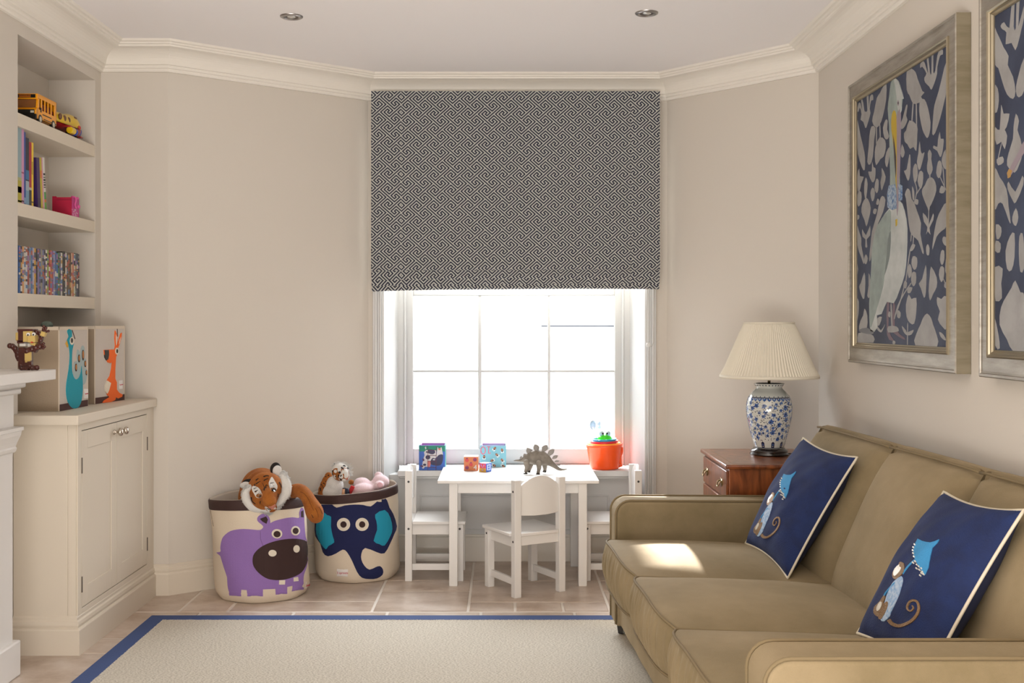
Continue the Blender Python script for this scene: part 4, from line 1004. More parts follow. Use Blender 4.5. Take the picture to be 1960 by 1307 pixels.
def hippo():
    T, body, rim = fabric_bin('round canvas bin with a lilac hippo, the tiger hanging over its rim', (-1.108, 5.062), (-1.130, 5.062), .212, lambda a: .450-.008*math.cos(a*2)+.004*math.cos(a))
    sf = tree(body); D = Deco(sf, toward=(495, 1050))
    D.add(q4(smooth_poly([(145,832),(165,828),(180,822),(178,790),(186,740),(205,700),(260,658),(340,643),(420,645),(495,650),(522,625),(505,603)], 3, False)+smooth_poly([(498,598),(475,575),(478,545),(510,522),(545,522),(572,550),(580,595)], 3, False)+smooth_poly([(584,592),(620,575),(700,555),(760,548),(812,552),(812,510),(830,470),(850,495),(852,580),(862,700),(880,760),(885,860),(870,950),(850,1010),(845,1060)], 3, False)+smooth_poly([(846,1062),(848,1130)],1,False)+[(847,1130),(752,1145),(760,1100),(715,1110),(715,1165),(622,1172),(620,1125),(520,1130),(520,1185),(395,1185),(390,1135),(345,1132),(345,1185),(250,1178),(236,1100),(232,1030),(205,950),(178,860)]), LIL, .0015, 0, 5)
    D.add(q4([(495,560),(545,540),(560,565),(548,600),(515,582)]), DBR, .0025, 0, 5); D.add(q4([(826,500),(842,492),(845,548),(826,545)]), DBR, .0025, 0, 5)
    D.add(q4([(437,890),(450,840),(500,790),(570,755),(660,730),(760,720),(840,730),(880,760),(885,850),(870,920),(830,990),(760,1030),(680,1052),(600,1052),(540,1035),(480,990),(445,940)]), DBR, .0028, 3, 5)
    D.add(q4(ell(595, 837, 32, 27)), CREAM, .0040, 0, 5); D.add(q4(ell(787, 802, 25, 30)), CREAM, .0040, 0, 5)
    D.add(q4(ell(632, 680, 43, 38)), CREAM, .0028, 0, 5); D.add(q4(ell(632, 683, 28, 26)), DBR, .0038, 0, 5)
    D.add(q4(ell(780, 656, 36, 38)), CREAM, .0028, 0, 5); D.add(q4(ell(780, 657, 23, 25)), DBR, .0038, 0, 5)
    D.add(q4([(650,1055),(697,1055),(695,1090),(648,1090)]), CREAM, .0035, 0, 0); D.add(q4([(765,1035),(800,1028),(803,1062),(765,1066)]), CREAM, .0035, 0, 0)
    D.add(q4(stroke([(498,660),(500,720),(520,780)], 2)), DBR, .0019, 0, 0)
    D.build('hippo_applique', body)
    E = Deco(sf, toward=(495, 1050)); E.add(q4([(862,1070),(898,1068),(898,1118),(862,1122)]), TAGM, .002, 0, 0); tg = E.build('label_tag', body)
    label_text(E, tg, *q4([(880, 1095)])[0], 11, '3 sprouts', sf)
    for px in ((95, 490, 125, 620),): bm = bmesh.new(); h1 = E.hit(*q4([(98,490)])[0]); h2 = E.hit(*q4([(122,620)])[0]); tube(bm, [h1[0]+h1[1]*.001, h2[0]+h2[1]*.001], .0012, 6); obj('pull_slit', bm, mat('stitch_grey', '#8d7d69', .8), body)
    return T, rim
hippo()
def elephant():
    def zf(a):
        c = math.cos(a-math.radians(25))
        return .426+.020*math.cos(a)+.006*max(0, c)**4
    T, body, rim = fabric_bin('round canvas bin with a navy elephant, nearest the window', (-.722, 5.432), (-.732, 5.425), .206, zf)
    sf = tree(body); D = Deco(sf, toward=(683, 1030))
    D.add(q4([(985,440),(1010,425),(1040,422),(1080,445),(1115,470),(1180,452),(1260,445),(1330,448),(1390,460),(1440,420),(1490,392),(1520,410),(1540,470),(1570,520),(1600,620),(1580,680),(1545,760),(1500,838),(1440,830),(1345,795),(1315,840),(1315,890),(1340,940),(1380,970),(1430,950),(1465,942),(1488,970),(1485,1010),(1440,1040),(1380,1045),(1320,1035),(1280,990),(1240,900),(1200,830),(1165,808),(1110,840),(1045,862),(1005,830),(985,760),(945,700),(940,600),(960,520),(1000,490)]), NAVF, .0015, 2, 5)
    D.add(q4([(1000,500),(1040,530),(1072,545),(1070,620),(1085,700),(1097,750),(1050,780),(1030,805),(990,760),(955,680),(955,600),(975,540)]), TEAL, .0026, 2, 5)
    D.add(q4([(1425,525),(1500,488),(1545,550),(1562,640),(1545,700),(1500,775),(1460,765),(1412,738),(1440,650),(1435,580)]), TEAL, .0026, 2, 5)
    for x in (1172, 1320):
        D.add(q4(ell(x, 605, 53, 53)), CREAM, .0028, 0, 5); D.add(q4(ell(x, 605, 25, 26)), DBR, .0038, 0, 5)
    D.build('elephant_applique', body)
    E = Deco(sf, toward=(683, 1030)); E.add(q4([(1118,965),(1208,968),(1204,1026),(1118,1022)]), TAGM, .002, 0, 5); tg = E.build('label_tag', body)
    label_text(E, tg, *q4([(1163, 996)])[0], 21, '3 sprouts', sf)
elephant()

# ================================================================== SOFT TOYS
ORF = mat('orange_plush', '#a9631f', .9, col2='#8f4d14', vs=20, bump=.9, bs=320, sheen=.4); WHF = mat('white_plush', '#e2dfda', .9, bump=.9, bs=320, sheen=.3); BLK = mat('black_plush', '#17120f', .85); PINKN = mat('pink_nose', '#c8826f', .6); EYE = mat('amber_eye', '#a0672f', .2); SHB = mat('shiny_black', '#0d0b0a', .1)
def tufts(bm, ctr, path, l, w_, rnd, tip, n=1, mi=0):
    """short hairs standing out from ctr along a path"""
    for p in path:
        for _ in range(n):
            q = Vector(p)+Vector([rnd.uniform(-1, 1)*w_*1.3 for _ in range(3)]); d = (q-ctr).normalized()+tip+Vector([rnd.uniform(-.35, .35) for _ in range(3)]); d.normalize()
            s = d.orthogonal().normalized(); s2 = d.cross(s); L_ = l*rnd.uniform(.6, 1.2)
            v = [bm.verts.new(q+s*w_*math.cos(a)+s2*w_*math.sin(a)) for a in (0, 2.1, 4.2)]; t = bm.verts.new(q+d*L_)
            for i in range(3): bm.faces.new((v[i], v[(i+1) % 3], t)).material_index = mi
q7 = Z(440, 870, .10712)
def tiger():
    P7 = lambda x, y, D: PX(*q7([(x, y)])[0], D)
    T = thing('plush_tiger', 'large orange plush tiger slumped over the rim of the hippo bin', 'soft toy', P7(600, 800, 5.05))
    hc = P7(640, 640, 4.905)
    s = lambda px, D: px*.10712/F*D
    parts = [(P7(560, 640, 5.10), (.098, .10, .105)), (P7(520, 760, 5.10), (.095, .1, .10)), (P7(560, 900, 5.10), (.085, .09, .12)), (P7(560, 1150, 5.10), (.08, .08, .10)),
             (P7(580, 560, 4.99), (.078, .075, .075)), (hc, (.083, .062, .083)), (P7(620, 760, 4.87), (.062, .052, .058))]
    parts += [(P7(700, 720, 4.825), (.038, .050, .034)), (P7(705, 830, 4.800), (.033, .034, .028)), (P7(740, 945, 4.82), (.026, .026, .022))]
    body = blob('body', parts, ORF, T, .006, 5)
    # arm over the rim
    arm = [((950, 760), 5.05, .030), ((1080, 690), 4.99, .031), ((1180, 640), 4.95, .031), ((1280, 655), 4.915, .031), ((1370, 740), 4.885, .030), ((1430, 850), 4.86, .032), ((1480, 950), 4.85, .037), ((1515, 1030), 4.845, .040), ((1540, 1090), 4.845, .034)]
    pts = smooth_poly([(*P7(*p, D), r) for p, D, r in arm], 3, False)
    a = blob('arm', [((x, y, z), r) for x, y, z, r in pts], ORF, T, .0055, 5)
    sfb = tree(body); D = Deco(sfb); sfa = tree(a); DA = Deco(sfa)
    a_ = D.add
    # white cheeks and chin
    rnd = random.Random(4)
    D.add(q7([(395,590),(420,560),(470,570),(520,600),(560,660),(580,720),(560,760),(520,775),(470,760),(430,690),(405,650)]), WHF, .0015, 2, 8)
    D.add(q7([(735,410),(760,405),(800,470),(845,550),(840,610),(805,670),(765,670),(735,640),(700,560),(695,500),(715,450)]), WHF, .0015, 2, 8)
    for pts in ([(470,745),(500,700),(545,690),(578,710),(570,750),(530,770)], [(740,660),(745,610),(790,590),(825,600),(822,640),(790,672)]): D.add(q7(pts), EYE, .0028, 2, 6)
    D.add(q7(ell(536, 738, 33, 27, 14)), SHB, .0045, 0, 6); D.add(q7(ell(780, 638, 36, 27, 14)), SHB, .0045, 0, 6)
    st = [[(430,615),(480,590)], [(450,665),(505,635)], [(485,715),(540,695)], [(718,515),(785,500)], [(730,580),(790,560)], [(735,620),(800,600)],
          [(465,460),(500,435),(515,430)], [(470,525),(510,495),(545,478)], [(600,395),(660,378),(700,385)], [(605,465),(650,440),(690,430)], [(612,640),(615,590),(585,510)], [(640,600),(650,540),(680,560)], [(880,490),(905,540),(920,590)], [(860,700),(850,760)], [(545,830),(540,880)], [(385,760),(400,830),(460,880)], [(925,640),(935,560)], [(440,560),(450,520)]]
    for k in st: D.add(q7(stroke(smooth_poly(k, 3, False) if len(k) > 2 else k, 15, 6)), BLK, .0022, 0, 8)
    D.add(q7([(625,930),(660,935),(700,965),(760,975),(800,930),(850,860),(862,900),(840,960),(800,1045),(740,1035),(680,1010),(640,990)]), WHF, .0018, 2, 8)
    D.add(q7([(690,925),(740,925),(800,890),(812,900),(790,955),(755,975),(720,955)]), PINKN, .003, 2, 6)
    D.add(q7(stroke([(665,950),(700,972),(735,975)], 10)), BLK, .003, 0, 8)
    D.build('face_markings', body)
    for k in ([(1260,665),(1330,700),(1400,790),(1450,900),(1500,1000)], [(1530,960),(1570,1050),(1580,1120)], [(1590,930),(1630,1000),(1650,1060)], [(1460,1070),(1490,1130)]): DA.add(q7(stroke(smooth_poly(k, 3, False), 9, 7)), BLK if k[0][0] == 1460 else mat('seam_brown', '#6f3c12', .9), .0012, 0, 8)
    DA.build('seams', a)
    # white ruff of fur round the face
    bm = bmesh.new()
    rf = [(940,310),(985,350),(1020,420),(1045,490),(1058,570),(1050,650),(1040,710),(1000,760),(950,830),(900,890),(860,940)]
    lf = [(330,560),(280,610),(250,660),(240,720),(250,790),(275,850),(320,910),(380,960),(450,985),(530,1000),(600,1005),(660,1030),(730,1040)]
    core = []
    for L_, D0 in ((rf, 4.875), (lf, 4.865)):
        pp = smooth_poly(L_, 4, False); P = [P7(640+(x-640)*.90, 650+(y-650)*.90, D0) for x, y in pp]
        tube(bm, P, [.012+.010*math.sin(PI*i/(len(P)-1)) for i in range(len(P))], 10)
        tufts(bm, hc, P, .016, .0055, rnd, Vector((0, -.25, -.35)), 14)
        P2 = [P7(640+(x-640)*.98, 650+(y-650)*.98, D0+.006) for x, y in pp]; tufts(bm, hc, P2, .012, .005, rnd, Vector((0, 0, -.3)), 8)
    obj('ruff', bm, WHF, T, smooth=True)
    # ears
    def ear(base, tip, side, D0, wdt):
        b = P7(*base, D0); t = P7(*tip, D0+.012); ax = (t-b); u = ax.normalized(); sd_ = u.cross(Vector((0, -1, 0))).normalized()
        for nm, m, off, k in (('ear', BLK, .008, 1.0), ('ear_lining', WHF, -.003, .86)):
            bm = bmesh.new(); M = Matrix((sd_*wdt*k, u*ax.length*.62*k, u.cross(sd_).normalized()*.010*k)).transposed().to_4x4(); M.translation = b+ax*.42+Vector((side*-.006 if nm == 'ear' else side*.004, off, .004 if nm == 'ear' else -.004))
            bmesh.ops.create_uvsphere(bm, u_segments=24, v_segments=16, radius=1, matrix=M); e = obj(nm, bm, m, T if nm == 'ear' else last, smooth=True); last = e
    ear((820,350), (845,165), 1, 4.945, .024); ear((370,520), (190,545), -1, 4.93, .019)
tiger()
q8 = Z(590, 870, .0969)
def small_tiger():
    P8 = lambda x, y, D: PX(*q8([(x, y)])[0], D)
    T = thing('small_plush_tiger', 'small white chested plush tiger with wispy white hair in the elephant bin', 'soft toy', P8(500, 800, 5.38))
    body = blob('body', [(P8(520, 620, 5.40), (.045, .042, .05)), (P8(470, 760, 5.40), (.055, .045, .05)), (P8(500, 920, 5.40), (.055, .05, .05)), (P8(430, 600, 5.42), (.03, .03, .045)), (P8(635, 330, 5.37), (.045, .040, .043)), (P8(700, 420, 5.335), (.030, .030, .028)), (P8(720, 350, 5.335), (.021, .030, .023))], WHF, T, .005, 4)
    D = Deco(tree(body), toward=q8([(640, 400)])[0]); A = D.add
    A(q8([(500,290),(560,268),(590,290),(600,350),(640,340),(660,280),(720,260),(780,300),(800,370),(800,440),(740,480),(690,470),(640,515),(560,500),(510,450),(490,370)]), ORF, .0015, 2, 8)
    A(q8([(590,275),(640,290),(650,330),(600,350),(580,320)]), WHF, .0028, 2, 8); A(q8(ell(625, 355, 20, 20, 10)), BLK, .004, 0, 0)
    for k in ([(545,420),(565,495)], [(610,400),(600,450)], [(655,400),(640,440)], [(640,470),(660,510)], [(490,310),(485,400)], [(650,255),(700,280)], [(690,215),(735,235)], [(770,260),(790,290)]): A(q8(stroke(k, 26, 10)), BLK, .0025, 0, 8)
    fl = blob('flank', [(P8(400, 440, 5.42), (.020, .02, .024)), (P8(350, 520, 5.41), (.020, .022, .024)), (P8(310, 600, 5.40), (.019, .024, .024)), (P8(295, 690, 5.40), (.024, .026, .024)), (P8(300, 780, 5.40), (.028, .03, .03))], ORF, T, .004, 4)
    DF = Deco(tree(fl))
    for k in ([(255,590),(330,700)], [(345,430),(340,540)], [(395,400),(425,470)], [(300,560),(355,650)], [(240,660),(250,720)]): DF.add(q8(stroke(k, 26, 12)), BLK, .0015, 0, 8)
    DF.build('stripes', fl)
    A(q8([(735,470),(780,450),(775,490),(745,495)]), PINKN, .003, 1, 0)
    D.build('markings', body)
    rnd = random.Random(9); bm = bmesh.new()
    pth = [P8(x, y, 5.37) for x, y in smooth_poly([(470,250),(560,190),(640,200),(720,190),(780,250),(800,330),(810,400)], 4, False)]
    tufts(bm, P8(640, 380, 5.38), pth, .016, .0009, rnd, Vector((.35, 0, .2)), 22)
    tufts(bm, P8(640, 380, 5.38), [P8(x, y, 5.36) for x, y in ((790,220),(810,260),(820,300),(825,360),(820,420))], .022, .0009, rnd, Vector((.6, 0, .5)), 20)
    obj('hair', bm, WHF, T)
    for (x, y), s in (((530, 210), .012), ((690, 205), .013)):
        bm = bmesh.new(); sphere(bm, P8(x, y, 5.38), (s, .006, s*1.1)); e = obj('ear', bm, WHF, T, smooth=True)
        bm = bmesh.new(); sphere(bm, P8(x+8, y-22, 5.376), (s*.7, .005, s*.5), (0, .4, 0)); obj('ear_tip', bm, BLK, e, smooth=True)
small_tiger()
def pink_pig():
    P8 = lambda x, y, D: PX(*q8([(x, y)])[0], D)
    PK = mat('pink_plush', '#e8cdd3', .9, bump=.9, bs=320, sheen=.4)
    T = thing('pink_plush_pig', 'pale pink plush piglet lying in the elephant bin', 'soft toy', P8(1200, 700, 5.4))
    b = blob('body', [(P8(1060, 570, 5.43), (.042, .045, .030)), (P8(1000, 560, 5.45), (.025, .035, .025)), (P8(1090, 690, 5.38), (.055, .045, .030)), (P8(1200, 640, 5.42), (.05, .04, .028)), (P8(1430, 540, 5.44), (.044, .040, .036)), (P8(1390, 400, 5.46), (.022, .016, .016)), (P8(1400, 600, 5.385), (.026, .028, .020)), (P8(1120, 850, 5.40), (.09, .06, .05))], PK, T, .005, 5)
    bm = bmesh.new(); lathe(bm, [(.0001, .004), (.011, .004), (.014, 0), (.014, -.008)], n=20, M=frame_M(P8(1420, 600, 5.352), (1, 0, 0), (0, 0, 1))); obj('snout', bm, mat('pink_snout', '#e0b4be', .8), T, smooth=True)
pink_pig()
def bin_bits():
    P8 = lambda x, y, D: PX(*q8([(x, y)])[0], D)
    bm = bmesh.new(); M = Matrix.Translation(P8(850, 690, 5.34)) @ Euler((.2, .45, .1)).to_matrix().to_4x4(); box(bm, -.010, .010, -.005, .005, -.022, .020, M)
    tag(obj('red_fabric_toy', bm, mat('red_felt', '#b52026', .8), bev=.003), 'small red cloth toy tucked between the plush tiger and piglet', 'toy')
    T = thing('peg_doll', 'tiny dark dressed doll at the foot of the small plush tiger', 'doll', P8(700, 760, 5.31))
    bm = bmesh.new(); tube(bm, [P8(690, 800, 5.31), P8(700, 660, 5.315)], [.008, .0065], 12); obj('body', bm, mat('doll_skin', '#cf9f7e', .6), T, smooth=True)
    bm = bmesh.new(); tube(bm, [P8(680, 670, 5.31), P8(740, 665, 5.31)], .003, 8); tube(bm, [P8(765, 665, 5.32), P8(775, 790, 5.32)], [.009, .012], 12); obj('dress', bm, mat('doll_navy', '#1c2238', .7), T, smooth=True)
    sphere_bm = bmesh.new(); sphere(sphere_bm, P8(850, 545, 5.44), (.014, .014, .012)); tag(obj('orange_plush_paw', sphere_bm, ORF, smooth=True), 'scrap of orange brown plush showing behind the piglet', 'soft toy')
bin_bits()

# ================================================================== SILL AND TABLE TOYS
qa = Z(790, 830, .0969)
SILL = .483
def deco_plane(D0): return Deco(None, proj=lambda x, y: (PX(x, y, D0), Vector((0, -1, 0))))
def book_box(label, x0, x1, y0, zt, outer, inner, side, fn, dy=.10, rim=None):
    T = thing('picture_box', label, 'box', ((x0+x1)/2, y0, SILL), group='printed stacking boxes on the window sill')
    t = .0035; z0 = SILL+.0005
    obj('shell', B((x0, x0+t, y0, y0+dy, z0, zt), (x1-t, x1, y0, y0+dy, z0, zt), (x0+t, x1-t, y0+dy-t, y0+dy, z0, zt+.0), (x0+t, x1-t, y0+t, y0+dy-t, z0, z0+t)), side, T)
    obj('front_panel', B((x0+.0002, x1-.0002, y0-.0002, y0+t, z0, zt)), outer, T)
    obj('inner_box', B((x0+t+.003, x1-t-.003, y0+dy-t-.012, y0+dy-t-.001, z0+t, zt+.004), (x0+t+.003, x0+t+.007, y0+t+.006, y0+dy-t-.012, z0+t, zt+.003)), inner, T)
    obj('back_panel', B((x0+.002, x1, y0+dy, y0+dy+.003, z0, zt+.0005)), rim, T)
    D = deco_plane(y0-.0003); fn(D); D.build('print', [o for o in T.children if o.name.startswith('front_panel')][0])
def cow(D):
    gr = mat('print_green', '#0f7f6a', .5); wh = mat('print_white', '#c9c6ca', .5); nv = mat('print_navy', '#2c2c50', .5); rd = mat('print_maroon', '#5a2740', .5); pk = mat('print_pink', '#d3746c', .5)
    A = D.add
    A(qa([(128,232),(638,232),(638,350),(128,350)]), gr, .0003, 0, 0)
    A(qa([(248,330),(300,318),(460,330),(470,420),(490,270),(500,265),(510,320),(550,325),(556,265),(570,270),(598,410),(520,430),(450,480),(370,540),(300,535),(240,530),(215,480),(235,420),(222,370)]), wh, .0005, 1, 0)
    A(qa([(238,265),(262,250),(268,300),(250,310)]), wh, .0005, 0, 0)
    A(qa([(310,310),(420,320),(445,370),(400,405),(350,400),(300,380),(262,370),(265,345),(300,350)]), nv, .0007, 2, 0); A(qa(ell(300, 465, 48, 42)), nv, .0007, 0, 0)
    A(qa([(360,520),(400,475),(450,490),(500,430),(560,405),(600,430),(592,540),(560,610),(500,630),(400,620),(350,590)]), nv, .0009, 2, 0); A(qa(ell(420, 512, 26, 12)), wh, .0011, 0, 0)
    A(qa([(195,560),(215,530),(290,530),(350,530),(355,600),(340,655),(240,650),(215,690),(190,685)]), wh, .0011, 1, 0); A(qa([(290,535),(350,532),(355,600),(335,655),(290,650)]), pk, .0013, 1, 0); A(qa(ell(235, 612, 32, 22)), nv, .0013, 0, 0)
    A(qa([(150,625),(205,630),(210,655),(160,650)]), rd, .0013, 0, 0); A(qa([(190,490),(220,500),(225,540),(200,535)]), rd, .0013, 0, 0); A(qa([(505,290),(550,285),(545,325),(510,320)]), pk, .0007, 0, 0)
    for p in ([(298,240),(300,738)], [(470,250),(458,738)], [(300,430),(465,430)], [(300,320),(468,322)], [(295,545),(460,545)], [(293,665),(462,668)]): A(qa(stroke(p, 9)), rd, .0015, 0, 0)
def bees(D):
    wh = mat('print_pale', '#cfd8d8', .5); bk = mat('print_black', '#2b2226', .5); og = mat('print_orange', '#c98a62', .5); rd = mat('print_rose', '#cf5a72', .5); A = D.add
    for h0 in (0, PI):
        rg = [(1390+math.cos(a)*44, 330+math.sin(a)*72) for a in [h0+PI*k/14 for k in range(15)]]; A(qa(stroke(rg, 17)), rd, .0005, 0, 0)
    A(qa(stroke([(1500,258),(1496,390),(1530,388),(1530,370)], 17)), rd, .0005, 0, 0); A(qa(stroke([(1462,255),(1535,258)], 14)), rd, .0005, 0, 0)
    for x, y, a in ((1620,290,2.2),(1765,325,1.4),(1660,415,.8),(1410,455,1.6),(1565,530,-.3),(1765,520,1.0),(1610,628,3.6),(1790,640,-2.4)):
        c, s = math.cos(a), math.sin(a); R = lambda u, v: (x+u*c-v*s, y+u*s+v*c)
        A(qa([R(p, q) for p, q in ell(34, 16, 26, 14, 12)]), wh, .0005, 0, 0); A(qa([R(p, q) for p, q in ell(34, -16, 26, 14, 12)]), wh, .0005, 0, 0)
        A(qa([R(p, q) for p, q in ell(0, 0, 34, 24, 14)]), bk, .0007, 0, 0); A(qa([R(p, q) for p, q in ((-4,-24),(8,-23),(8,23),(-4,24))]), og, .0009, 0, 0); A(qa([R(p, q) for p, q in ((-20,-18),(-12,-21),(-12,21),(-20,18))]), og, .0009, 0, 0)
y0 = 5.665
book_box('square printed box with a cow on a ladder, left on the window sill', PX(801.8, 0, y0).x, PX(852, 0, y0).x, y0, PX(0, 852.4, y0).z, mat('box_blue', '#2f5db4', .5), mat('box_pink', '#c98abf', .5), mat('box_teal', '#117d78', .5), cow, rim=mat('box_magenta', '#8c3b78', .5))
book_box('pale blue printed box with bees and the number ten, mid window sill', PX(919, 0, y0).x, PX(968.8, 0, y0).x, y0, PX(0, 853, y0).z, mat('box_sky', '#75b4c6', .5), mat('box_pale_pink', '#d3a9cf', .5), mat('box_sky2', '#4c8ca6', .5), bees, rim=mat('box_slate', '#4c7d93', .5))
def cube_block(label, c, s, rz, mats, fn):
    T = thing('toy_block', label, 'toy block', (c[0], c[1], .5), rz, 'small printed blocks on the play table')
    bm = B((-s/2, s/2, -s/2, s/2, .0004, s)); o = obj('cube', bm, mats, T, world=False, bev=.001)
    for p in o.data.polygons:
        n = p.normal; p.material_index = 0 if n.y < -.5 else (1 if n.x > .5 else 2)
    M = Matrix.Translation((c[0], c[1], .5)) @ Matrix.Rotation(rz, 4, 'Z')
    fn(o, M, s)
def face_deco(M, s, side='f'):
    """shapes drawn in unit-square coordinates on the front (f) or right (r) face"""
    if side == 'f': return Deco(None, proj=lambda x, y: (M @ Vector((-s/2+x*s, -s/2-.0002, y*s)), M.to_3x3() @ Vector((0, -1, 0))))
    return Deco(None, proj=lambda x, y: (M @ Vector((s/2+.0002, -s/2+x*s, y*s)), M.to_3x3() @ Vector((1, 0, 0))))
def b1(o, M, s):
    D = face_deco(M, s); rd = mat('berry_red', '#c43a3c', .5); pu = mat('berry_purple', '#7c2a58', .5)
    for x, y, m in ((.22, .76, rd), (.78, .8, pu), (.5, .46, rd), (.22, .24, pu)):
        D.add([(x+.13*math.cos(a)*(1-.15*math.sin(a)), y+.14*math.sin(a)) for a in [2*PI*k/14 for k in range(14)]], m, .0003, 0, 0); D.add([(x-.08, y+.12), (x, y+.17), (x+.08, y+.12), (x, y+.06)], pu if m is rd else rd, .0005, 0, 0)
    D.build('print', o)
    T_ = M @ frame_M(Vector((s*.30, -s/2-.0008, s*.23)), (1, 0, 0), (0, 0, 1)); link('number', text_mesh('4', s*.50, T_), mat('number_silver', '#c7ccc6', .5), o)
cube_block('orange toy block printed with berries and the number four', (PX(902, 0, 5.545).x, 5.55), .071, math.radians(-1), [mat('block_orange', '#c46f3f', .5), mat('block_orange_side', '#c46f3f', .5), mat('block_white', '#e8e4e4', .5)], b1)
def b2(o, M, s):
    D = face_deco(M, s); D.add([(.0,.0),(1,.0),(1,.42),(.0,.42)], mat('flower_gold', '#c8983e', .5), .0003, 0, 0)
    for k in range(5): a = PI/2+(k-2)*.55; D.add([(.5, .42), (.5+.42*math.cos(a-.15), .45+.42*math.sin(a-.15)), (.5+.46*math.cos(a), .45+.46*math.sin(a)), (.5+.42*math.cos(a+.15), .45+.42*math.sin(a+.15))], mat('wing_lilac', '#b08ad0', .5) if k % 2 else mat('wing_orange', '#d8663a', .5), .0005, 0, 0)
    D.add(ell(.5, .22, .12, .07, 10), MC['wing_lilac'], .0005, 0, 0); D.build('print', o)
    D = face_deco(M, s, 'r'); D.add([(.2,.2),(.8,.2),(.8,.85),(.2,.85)], mat('side_white', '#c3d3ea', .5), .0003, 0, 0); D.add(ell(.5, .65, .18, .12, 12), mat('side_blue', '#4f77c4', .5), .0005, 0, 0); D.add(ell(.5, .38, .18, .12, 12), MC['side_blue'], .0005, 0, 0); D.build('print', o)
cube_block('smaller pink and blue toy block, in front of the berry block', (PX(929, 0, 5.49).x, 5.49), .044, math.radians(-38), [mat('block_pink', '#c94a72', .5), mat('block_blue', '#3f66c0', .5), mat('block_lilac', '#d8cfe6', .5)], b2)

qd = Z(970, 800, .13265)
def dinosaur():
    P = lambda x, y, D=5.43: PX(*qd([(x, y)])[0], D)
    G = mat('dino_grey_fabric', '#8f877c', .8, col2='#736a5f', vs=25, bump=.5, bs=200); GP = mat('dino_plate_grey', '#8b857f', .75); FT = mat('dino_toes', '#2e2723', .6)
    T = thing('toy_stegosaurus', 'grey toy stegosaurus standing on the play table', 'toy dinosaur', (PX(1030, 0, 5.43).x, 5.43, .5))
    k = .13265/F*5.43
    sp = [(100,615,8),(140,612,14),(180,612,19),(215,610,24),(250,600,36),(290,590,62),(350,575,88),(420,570,108),(480,575,108),(540,590,90),(590,620,66),(640,655,46),(700,700,34),(750,735,26),(800,745,19),(840,740,13),(870,735,8)]
    pts = smooth_poly(sp, 3, False)
    parts = [(P(x, y), (r*k, r*k*.62+.003, r*k)) for x, y, r in pts]
    legs = [((285,640),(290,700),(275,765),5.39),((345,640),(340,700),(320,765),5.465),((465,650),(465,720),(455,785),5.385),((545,650),(550,710),(550,770),5.47)]
    body = []
    for a, b, c, D_ in legs:
        for (x, y), r in ((a, 46), (((a[0]+b[0])/2, (a[1]+b[1])/2), 42), (b, 36), (((b[0]+c[0])/2, (b[1]+c[1])/2), 30), (c, 30)):
            p = P(x, y, D_); p.z = max(p.z, .5+r*k*.95); parts.append((p, (r*k, r*k*.9, r*k)))
    o = blob('body', parts, G, T, .0035, 4)
    for x, y, s, a in ((250,535,1,0),): pass
    plates = [((215,600),(205,548),26,40),((272,565),(250,510),34,50),((335,510),(290,425),60,60),((425,465),(405,375),80,62),((520,470),(568,385),76,60),((600,530),(670,440),70,50),((665,580),(722,535),50,34),((695,630),(745,610),34,24),((725,680),(760,665),26,20)]
    for i, (b, t, w0, w1) in enumerate(plates):
        for dy in ((0,) if i < 2 else (-.006, .007)):
            bb = P(*b, 5.43+dy); tt = P(*t, 5.43+dy*1.8)
            if dy > 0: tt = tt+Vector((.006, 0, -.001)); bb = bb+Vector((.006, 0, 0))
            ax = tt-bb; n = Vector((0, 1, 0)); sd_ = ax.cross(n).normalized(); W_ = w1*k*.62
            pr = [(-.25, .0), (-.05, .45), (.35, 1), (.62, .85), (.85, .38), (1.0, 0)]
            L_ = [bb+ax*q+sd_*W_*r for q, r in pr]; R_ = [bb+ax*q-sd_*W_*r for q, r in pr[1:-1]][::-1]
            bm = bmesh.new(); prism(bm, [v-n*.0015 for v in L_+R_], (0, .003, 0)); obj('plate', bm, GP, T, bev=.001)
    bm = bmesh.new()
    for (_, _, c, D_) in legs:
        for q in (-18, 0, 18): p = P(c[0]+q-5, c[1], D_-.008); p.z = .505; sphere(bm, p, (.004, .0045, .0042), u=8, v=6)
    obj('toes', bm, FT, T, smooth=True)
    bm = bmesh.new(); sphere(bm, P(185, 600, 5.424), .0022, u=8, v=6); obj('eye', bm, SHB, T, smooth=True)
dinosaur()
